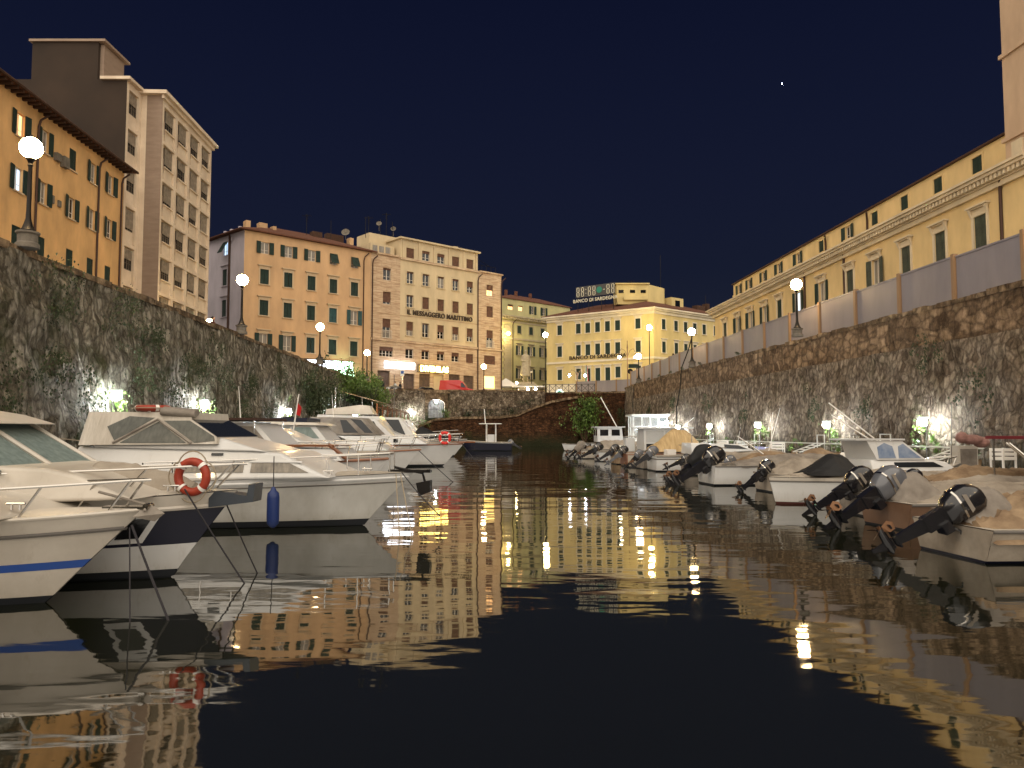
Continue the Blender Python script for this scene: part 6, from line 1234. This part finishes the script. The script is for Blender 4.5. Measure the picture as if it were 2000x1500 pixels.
# glazed hut on the right quay
t=thing('quay_hut','glazed white hut with flat roof standing on the right quay, brightly lit inside','hut',(10.3,66,.42))
x0,x1,y0,y1=10.2,13.0,64.5,67.5
part(MB().box(x0-.2,y0-.3,2.95,x1+.2,y1+.3,3.10),'roof',M_hutw,t); part(MB().box(x0,y0,.42,x1,y1,1.1),'lower_wall',M_hutw,t)
b=MB()
for k in range(5): x=x0+(x1-x0)*k/4; b.box(x-.04,y0-.03,1.101,x+.04,y0+.05,2.95)
for z in (2.05,2.86): b.box(x0+.05,y0-.025,z,x1-.05,y0+.045,z+.06)
for k in range(1,4): b.box(x0-.03,y0+k*.95-.04,1.101,x0+.05,y0+k*.95+.04,2.95)
part(b,'window_frame',M_hutw,t); part(MB().box(x0+.08,y0+.06,1.12,x1-.08,y0+.07,2.9),'glazing',M_clear,t)
part(MB().box(x0+.1,y1-.1,.45,x1,y1,2.9),'back_wall',M_cov,t); part(MB().box(x1-.5,y0+.5,2.2,x1-.2,y0+1.4,2.5),'hut_lamp',mat('hut_lamp_light',(245,250,255),emit=(240,248,255),es=16),t)
led(12.9,63.4,2.4,'brightest cold white lamp at the right side of the glazed hut',-1,'right quay lamps',1.9)
# quay rail, posts, clutter
t=thing('quay_railing','pale handrail on short posts running along the right quay edge','railing',(12,40,.42)); b=MB(); P=[]
for k in range(30):
    y=24+k*1.45; x=interp(WRp,y)-2.35; P.append((x,y,1.12)); part(MB().tube([(x,y,.42),(x,y,1.12)],.025,5),'post',M_ss,t)
b.tube(P,.03,6); part(b,'handrail',M_hutw,t)
t=thing('cabinet','pale cream metal cabinet on the quay below the pink cloth bundle','cabinet',(11.9,20.3,.42)); part(MB().box(11.65,20.1,.42,12.15,20.5,1.28),'body',M_gel2,t); part(MB().box(11.69,20.07,.5,12.11,20.098,1.2),'door',M_cov2,t)
t,M,H=rboat('awning_boat','boat with a maroon awning on steel posts at the right edge of the picture',9.6,15.0,12,5.0,1.9,.55,.8,m=M_gelo); part(MB(M).box(.6,-1.1,1.50,4.2,1.1,1.56),'awning',M_mar,t); part(MB(M).box(.6,-1.12,1.40,4.2,-1.09,1.52),'awning_valance',M_mar,t); b=MB(M)
for x in (.7,4.1):
    for s_ in (-1,1): b.tube([(x,s_*1.0,.5),(x,s_*1.0,1.52)],.02,5)
part(b,'awning_frame',M_ss,t)
def gangway(p,q,label):
    P=Vector(p);Q=Vector(q); d=(Q-P); w=Vector((-d.y,d.x,0)).normalized()*.16; t=thing('gangway',label,'gangway',p); b=MB(); b.tube([P+w,Q+w],.02,5); b.tube([P-w,Q-w],.02,5); part(b,'side_rails',M_ss,t)
    b=MB(); n=6
    for k in range(1,n): c=P.lerp(Q,k/n); e=d.normalized()*.07; b.add([c+w-e,c-w-e,c-w+e,c+w+e,c+w-e+Vector((0,0,.025)),c-w-e+Vector((0,0,.025)),c-w+e+Vector((0,0,.025)),c+w+e+Vector((0,0,.025))],[(0,3,2,1),(4,5,6,7),(0,1,5,4),(1,2,6,5),(2,3,7,6),(3,0,4,7)])
    part(b,'treads',M_wht,t)
gangway((9.6,14.3,1.5),(10.1,13.9,.8),'tilted steel gangway with white treads under the maroon awning'); gangway((8.75,13.6,1.45),(9.4,13.3,.75),'second white treaded gangway nearer the picture edge')
gangway((9.4,21.5,1.1),(8.6,21.0,.6),'short white treaded gangway on the black hooped cover')
gangway((7.6,26.0,1.5),(8.4,25.8,.9),'white treaded gangway beside the two big black outboards')
for i,(p,q,w) in enumerate((((12.0,23,.5),(9.9,24,2.55),'over the cabin boat, longest'),((12.4,24,.6),(10.6,25.5,2.2),'over the cabin boat, shorter'),((12.3,14.8,1.4),(13.8,14.9,2.6),'at the right edge above the maroon awning'),((9.4,50,.6),(12.3,52,2.6),'beside the second right quay lamp'))):
    solo(MB().tube([p,q],.02,5),'boat_pole',M_wht,p,'thin white pole slanting up '+w,'pole','slanted boat poles')
solo(MB().add([(9.9,34.0,.9),(10.5,34.0,.9),(10.55,34.0,.35),(9.85,34.1,.3),(10.1,33.9,.6)],[(0,1,4),(1,2,4),(2,3,4),(3,0,4)]),'tarpaulin',mat('bright_blue_tarp',(60,120,190),(40,90,160),sc_=4,rough=.7),(10,34,.9),'bright blue tarpaulin sheet hung on the quay below the lamp','tarpaulin')
solo(MB().add([(10.8,34.3,1.0),(11.5,34.3,.95),(11.4,34.2,.3),(10.9,34.2,.35),(11.15,34.1,.7)],[(0,1,4),(1,2,4),(2,3,4),(3,0,4)]),'tarpaulin',mat('lilac_blue_tarp',(130,140,200),(170,170,200),sc_=5,rough=.7),(11,34,.9),'lilac blue cloth hung right of the bright blue tarpaulin','tarpaulin')
solo(MB().sphere((11.7,19.6,1.45),.22,10,7,(1.3,.8,.6)).sphere((12.0,19.7,1.38),.18,10,7,(1.2,.9,.8)).sphere((11.45,19.6,1.5),.15,10,7),'cloth_bundle',mat('dusty_pink_cloth',(150,112,104),(110,80,74),sc_=5,rough=.9,bump=.8,bs=9),(11.7,19.6,1.3),'dusty pink cloth bundle on top of the cream cabinet','cloth')
g=random.Random(9)
for i in range(10):
    y=26+i*3.2; x=interp(WRp,y)-1.2+g.uniform(-.4,.3); t=thing('plant_pot','leafy potted plant on the right quay, pot number %s from the cabinet'%['one','two','three','four','five','six','seven','eight','nine','ten'][i],'potted plant',(x,y,.42),0,'potted plants on the right quay')
    part(MB().lathe([(.14,0),(.18,.3),(.2,.3)],(x,y,.42),10),'pot',M_tan,t,True); inst(leaf_mesh('foliage',110,.3,.3,.35,M_leaf2,.12,300+i%3,.0),'foliage',t,T(x,y,1.0))
# ropes
rope((-3.53,7.2,.78),(-3.0,6.84,-.02),'thick mooring rope from the nearest boat bow slanting down to the water',sag=.01,r=.012); rope((-3.55,7.2,.76),(-3.3,6.75,-.02),'thin steep mooring rope from the nearest boat bow',sag=.0,r=.006)
rope((-3.6,8.5,1.02),(-2.9,8.48,-.02),'mooring rope from the navy boat rail slanting to the open water',sag=.01,m=M_roped,r=.009); rope((-3.28,8.8,.9),(-2.97,9.1,-.02),'short mooring rope from the navy boat bow platform',sag=.01,r=.008)
rope((-2.0,13.3,.92),(-1.75,12.1,-.02),'mooring rope pair left strand at the white cruiser bow',sag=.01,m=M_rope,r=.009); rope((-1.92,13.3,.92),(-1.55,12.1,-.02),'mooring rope pair right strand at the white cruiser bow',sag=.01,m=M_rope,r=.009); rope((-1.9,13.3,.95),(-1.2,12.9,.25),'short rope end hanging off the white cruiser bow roller',sag=.03,r=.009)
rope((-3.2,26.5,1.0),(-1.9,25.2,-.02),'mooring rope from the cruiser with pale green glass',sag=.02,r=.012); rope((-2.4,37,1.05),(-1.4,35.4,-.02),'mooring rope from the cruiser with the teak plank',sag=.02,r=.014)
rope((-12.9,18,1.9),(-6.5,15,1.35),'long slack rope from the left wall to the canvas tent',m=M_rope,r=.012,sag=.12,group=None)
# more boats packed along the right bank
for i,(x,y,kind,w) in enumerate(((6.6,29.6,'c','between the sagging tan cover and the cuddy boat'),(5.7,34.4,'w','between cuddy boat and tented boat'),(4.9,45.2,'w','two places beyond the varnished tan boat'),(4.6,49.7,'c','just before the small curved windscreen boat'),(5.4,54.3,'w','just before the fishing boat'),(8.3,22.6,'c','behind the black hooped cover'),(8.6,16.6,'c','between cabin boat and grey open boat'))):
    t,M,H=rboat('small_boat','small low boat tucked '+w,x,y,rnd.uniform(-2,8),4.2,1.6,.5,.72,m=rnd.choice([M_gel,M_gel2,M_cov2]))
    if kind=='c': drape(M,[(.2,.6),(1.3,.85),(2.4,.8),(3.3,.95),(4.0,.75)],lambda x:H.sheer(x)[1]+.02,lambda x:H.sheer(x)[0]-.08,'tarpaulin',rnd.choice([M_cov,M_cov2,M_tan]),t,amp=.08,seed=60+i,nx=40,ny=20)
    else:
        b=MB(M); b.grid(lambda u,v:(2.3-.35*v+.25*math.cos((u-.5)*2.6),(u-.5)*1.15,.72+.32*v),8,2); part(b,'windscreen',M_clear,t); b=MB(M); b.tube([(1.95+.25*math.cos((k/8-.5)*2.6),(k/8-.5)*1.15,1.04) for k in range(9)],.018,5); part(b,'windscreen_rail',M_ss,t)
        part(MB(M).box(1.2,-.25,.3,1.6,.25,.85),'seat',M_wht,t); rail(t,M,H,2.4,3.9,.25,n=3,lean=.05)
    outboard(t,M,-.1,rnd.uniform(-.1,.1),.65,rnd.uniform(40,65),1.1,cowl=rnd.choice([M_mot,M_motg]),cover=None,leg=M_mot)
# thin rods, masts and aerials standing on the right bank boats
rg=random.Random(21); od=['first','second','third','fourth','fifth','sixth','seventh','eighth','ninth','tenth','eleventh','twelfth','thirteenth','fourteenth']
for i in range(14):
    y=20+i*2.9+rg.uniform(-.8,.8); x=interp(WRp,y)-rg.uniform(3.2,7.5); h=rg.uniform(.8,1.9); dx=rg.uniform(-.7,.7)
    solo(MB().tube([(x,y,.75),(x+dx,y+rg.uniform(-.3,.3),.9+h)],[.018,.008],5),'fishing_rod',rg.choice([M_wht,M_ss,M_iron]),(x,y,.75),'thin rod rising from the right bank boats, %s counted from the picture edge'%od[i],'rod','thin rods on the right bank boats')
for i in range(9):
    y=22+i*4.3; x=interp(WRp,y)-rg.uniform(2.9,4.2); t=thing('crate','low pale crate on a right bank boat or quay, %s from the picture edge'%od[i],'crate',(x,y,.5),rg.uniform(-.5,.5),'crates on the right bank'); M=W[t]
    b=MB(M); 
    for k in range(3): b.box(-.3,-.2,.35+k*.12,.3,-.17,.43+k*.12); b.box(-.3,.17,.35+k*.12,.3,.2,.43+k*.12); b.box(-.3,-.17,.35+k*.12,-.27,.17,.43+k*.12); b.box(.27,-.17,.35+k*.12,.3,.17,.43+k*.12)
    for sx_ in (-.3,.25):
        for sy_ in (-.2,.15): b.box(sx_+.003,sy_+.003,.0,sx_+.047,sy_+.047,.68)
    b.box(-.27,-.17,.34,.27,.17,.36); part(b,'slats',rg.choice([M_wht,M_hutw,M_blue]),t)
for i,(y,z) in enumerate(((24.5,1.5),(29,1.55),(34,1.5),(41,1.5),(48,1.5))):
    x=interp(WRp,y)-2.6; t=thing('boarding_frame','white pipe boarding frame on the right quay edge, %s from the picture edge'%od[i],'frame',(x,y,.42),0,'boarding frames on the right quay'); b=MB()
    b.tube([(x,y-.4,.42),(x,y-.4,z),(x,y+.4,z),(x,y+.4,.42)],.03,6); b.tube([(x,y-.4,z-.35),(x-1.1,y-.4,z-.75)],.025,5); b.tube([(x,y+.4,z-.35),(x-1.1,y+.4,z-.75)],.025,5); part(b,'pipes',M_hutw,t)
    for k in range(4): part(MB().box(x-.3-k*.25,y-.4,z-.48-k*.09,x-.18-k*.25,y+.4,z-.45-k*.09),'tread',M_wht,t)
# cleats and fenders on the left bank boats
for M_,x,yy_,z in ((MA,5.2,-.35,.93),(MA,4.6,-.62,.92),(MB_,6.1,-.3,1.0),(MC,5.9,-.35,.96),(MC,5.3,-.62,.93)):
    r_={id(MA):tA,id(MB_):tB,id(MC):tC}[id(M_)]; b=MB(M_); b.tube([(x-.09,yy_,z+.05),(x+.09,yy_,z+.05)],.014,6); b.tube([(x-.04,yy_,z-.01),(x-.04,yy_,z+.05)],.012,5); b.tube([(x+.04,yy_,z-.01),(x+.04,yy_,z+.05)],.012,5); part(b,'cleat',M_ss,r_)
# more cruisers filling the left row
for bx,by,ang,L_,top,lb_ in ((-4.3,23.2,-2,6.6,1.75,'white cruiser with a low rounded cabin between teak trimmed and green glass cruisers'),(-4.5,40.4,1,7.6,2.3,'white cruiser with raked cabin just beyond the grey canvas enclosure'),(-4.3,47.6,2,7.6,2.5,'white cruiser between the flybridge boat and the black foredeck cover'),(-4.9,55.4,3,7.8,2.5,'white cruiser just before the cream and blue boat')):
    t,M,H=cruiser('cabin_cruiser',lb_,bx,by,ang,L_,2.6,.9,1.05,0,0); b,hw=house(M,[(.8,.9),(L_-1.6,1.0),(L_-2.4,1.3),(L_-3.4,top),(1.2,top+.06)],1.0,.75,.9,top); bevel(part(b,'deckhouse',M_gel,t),.05)
    side_panel(t,M,hw,[(1.6,1.35),(L_-3.0,1.35),(L_-3.5,top-.12),(1.6,top-.1)],'side_window',M_tint); rail(t,M,H,L_*.45,L_*.93,.4,n=5,lean=.12,lower=True); part(MB(M).tube([(1.8,.3,top),(1.7,.3,top+1.3)],[.02,.008],5),'aerial',M_wht,t)
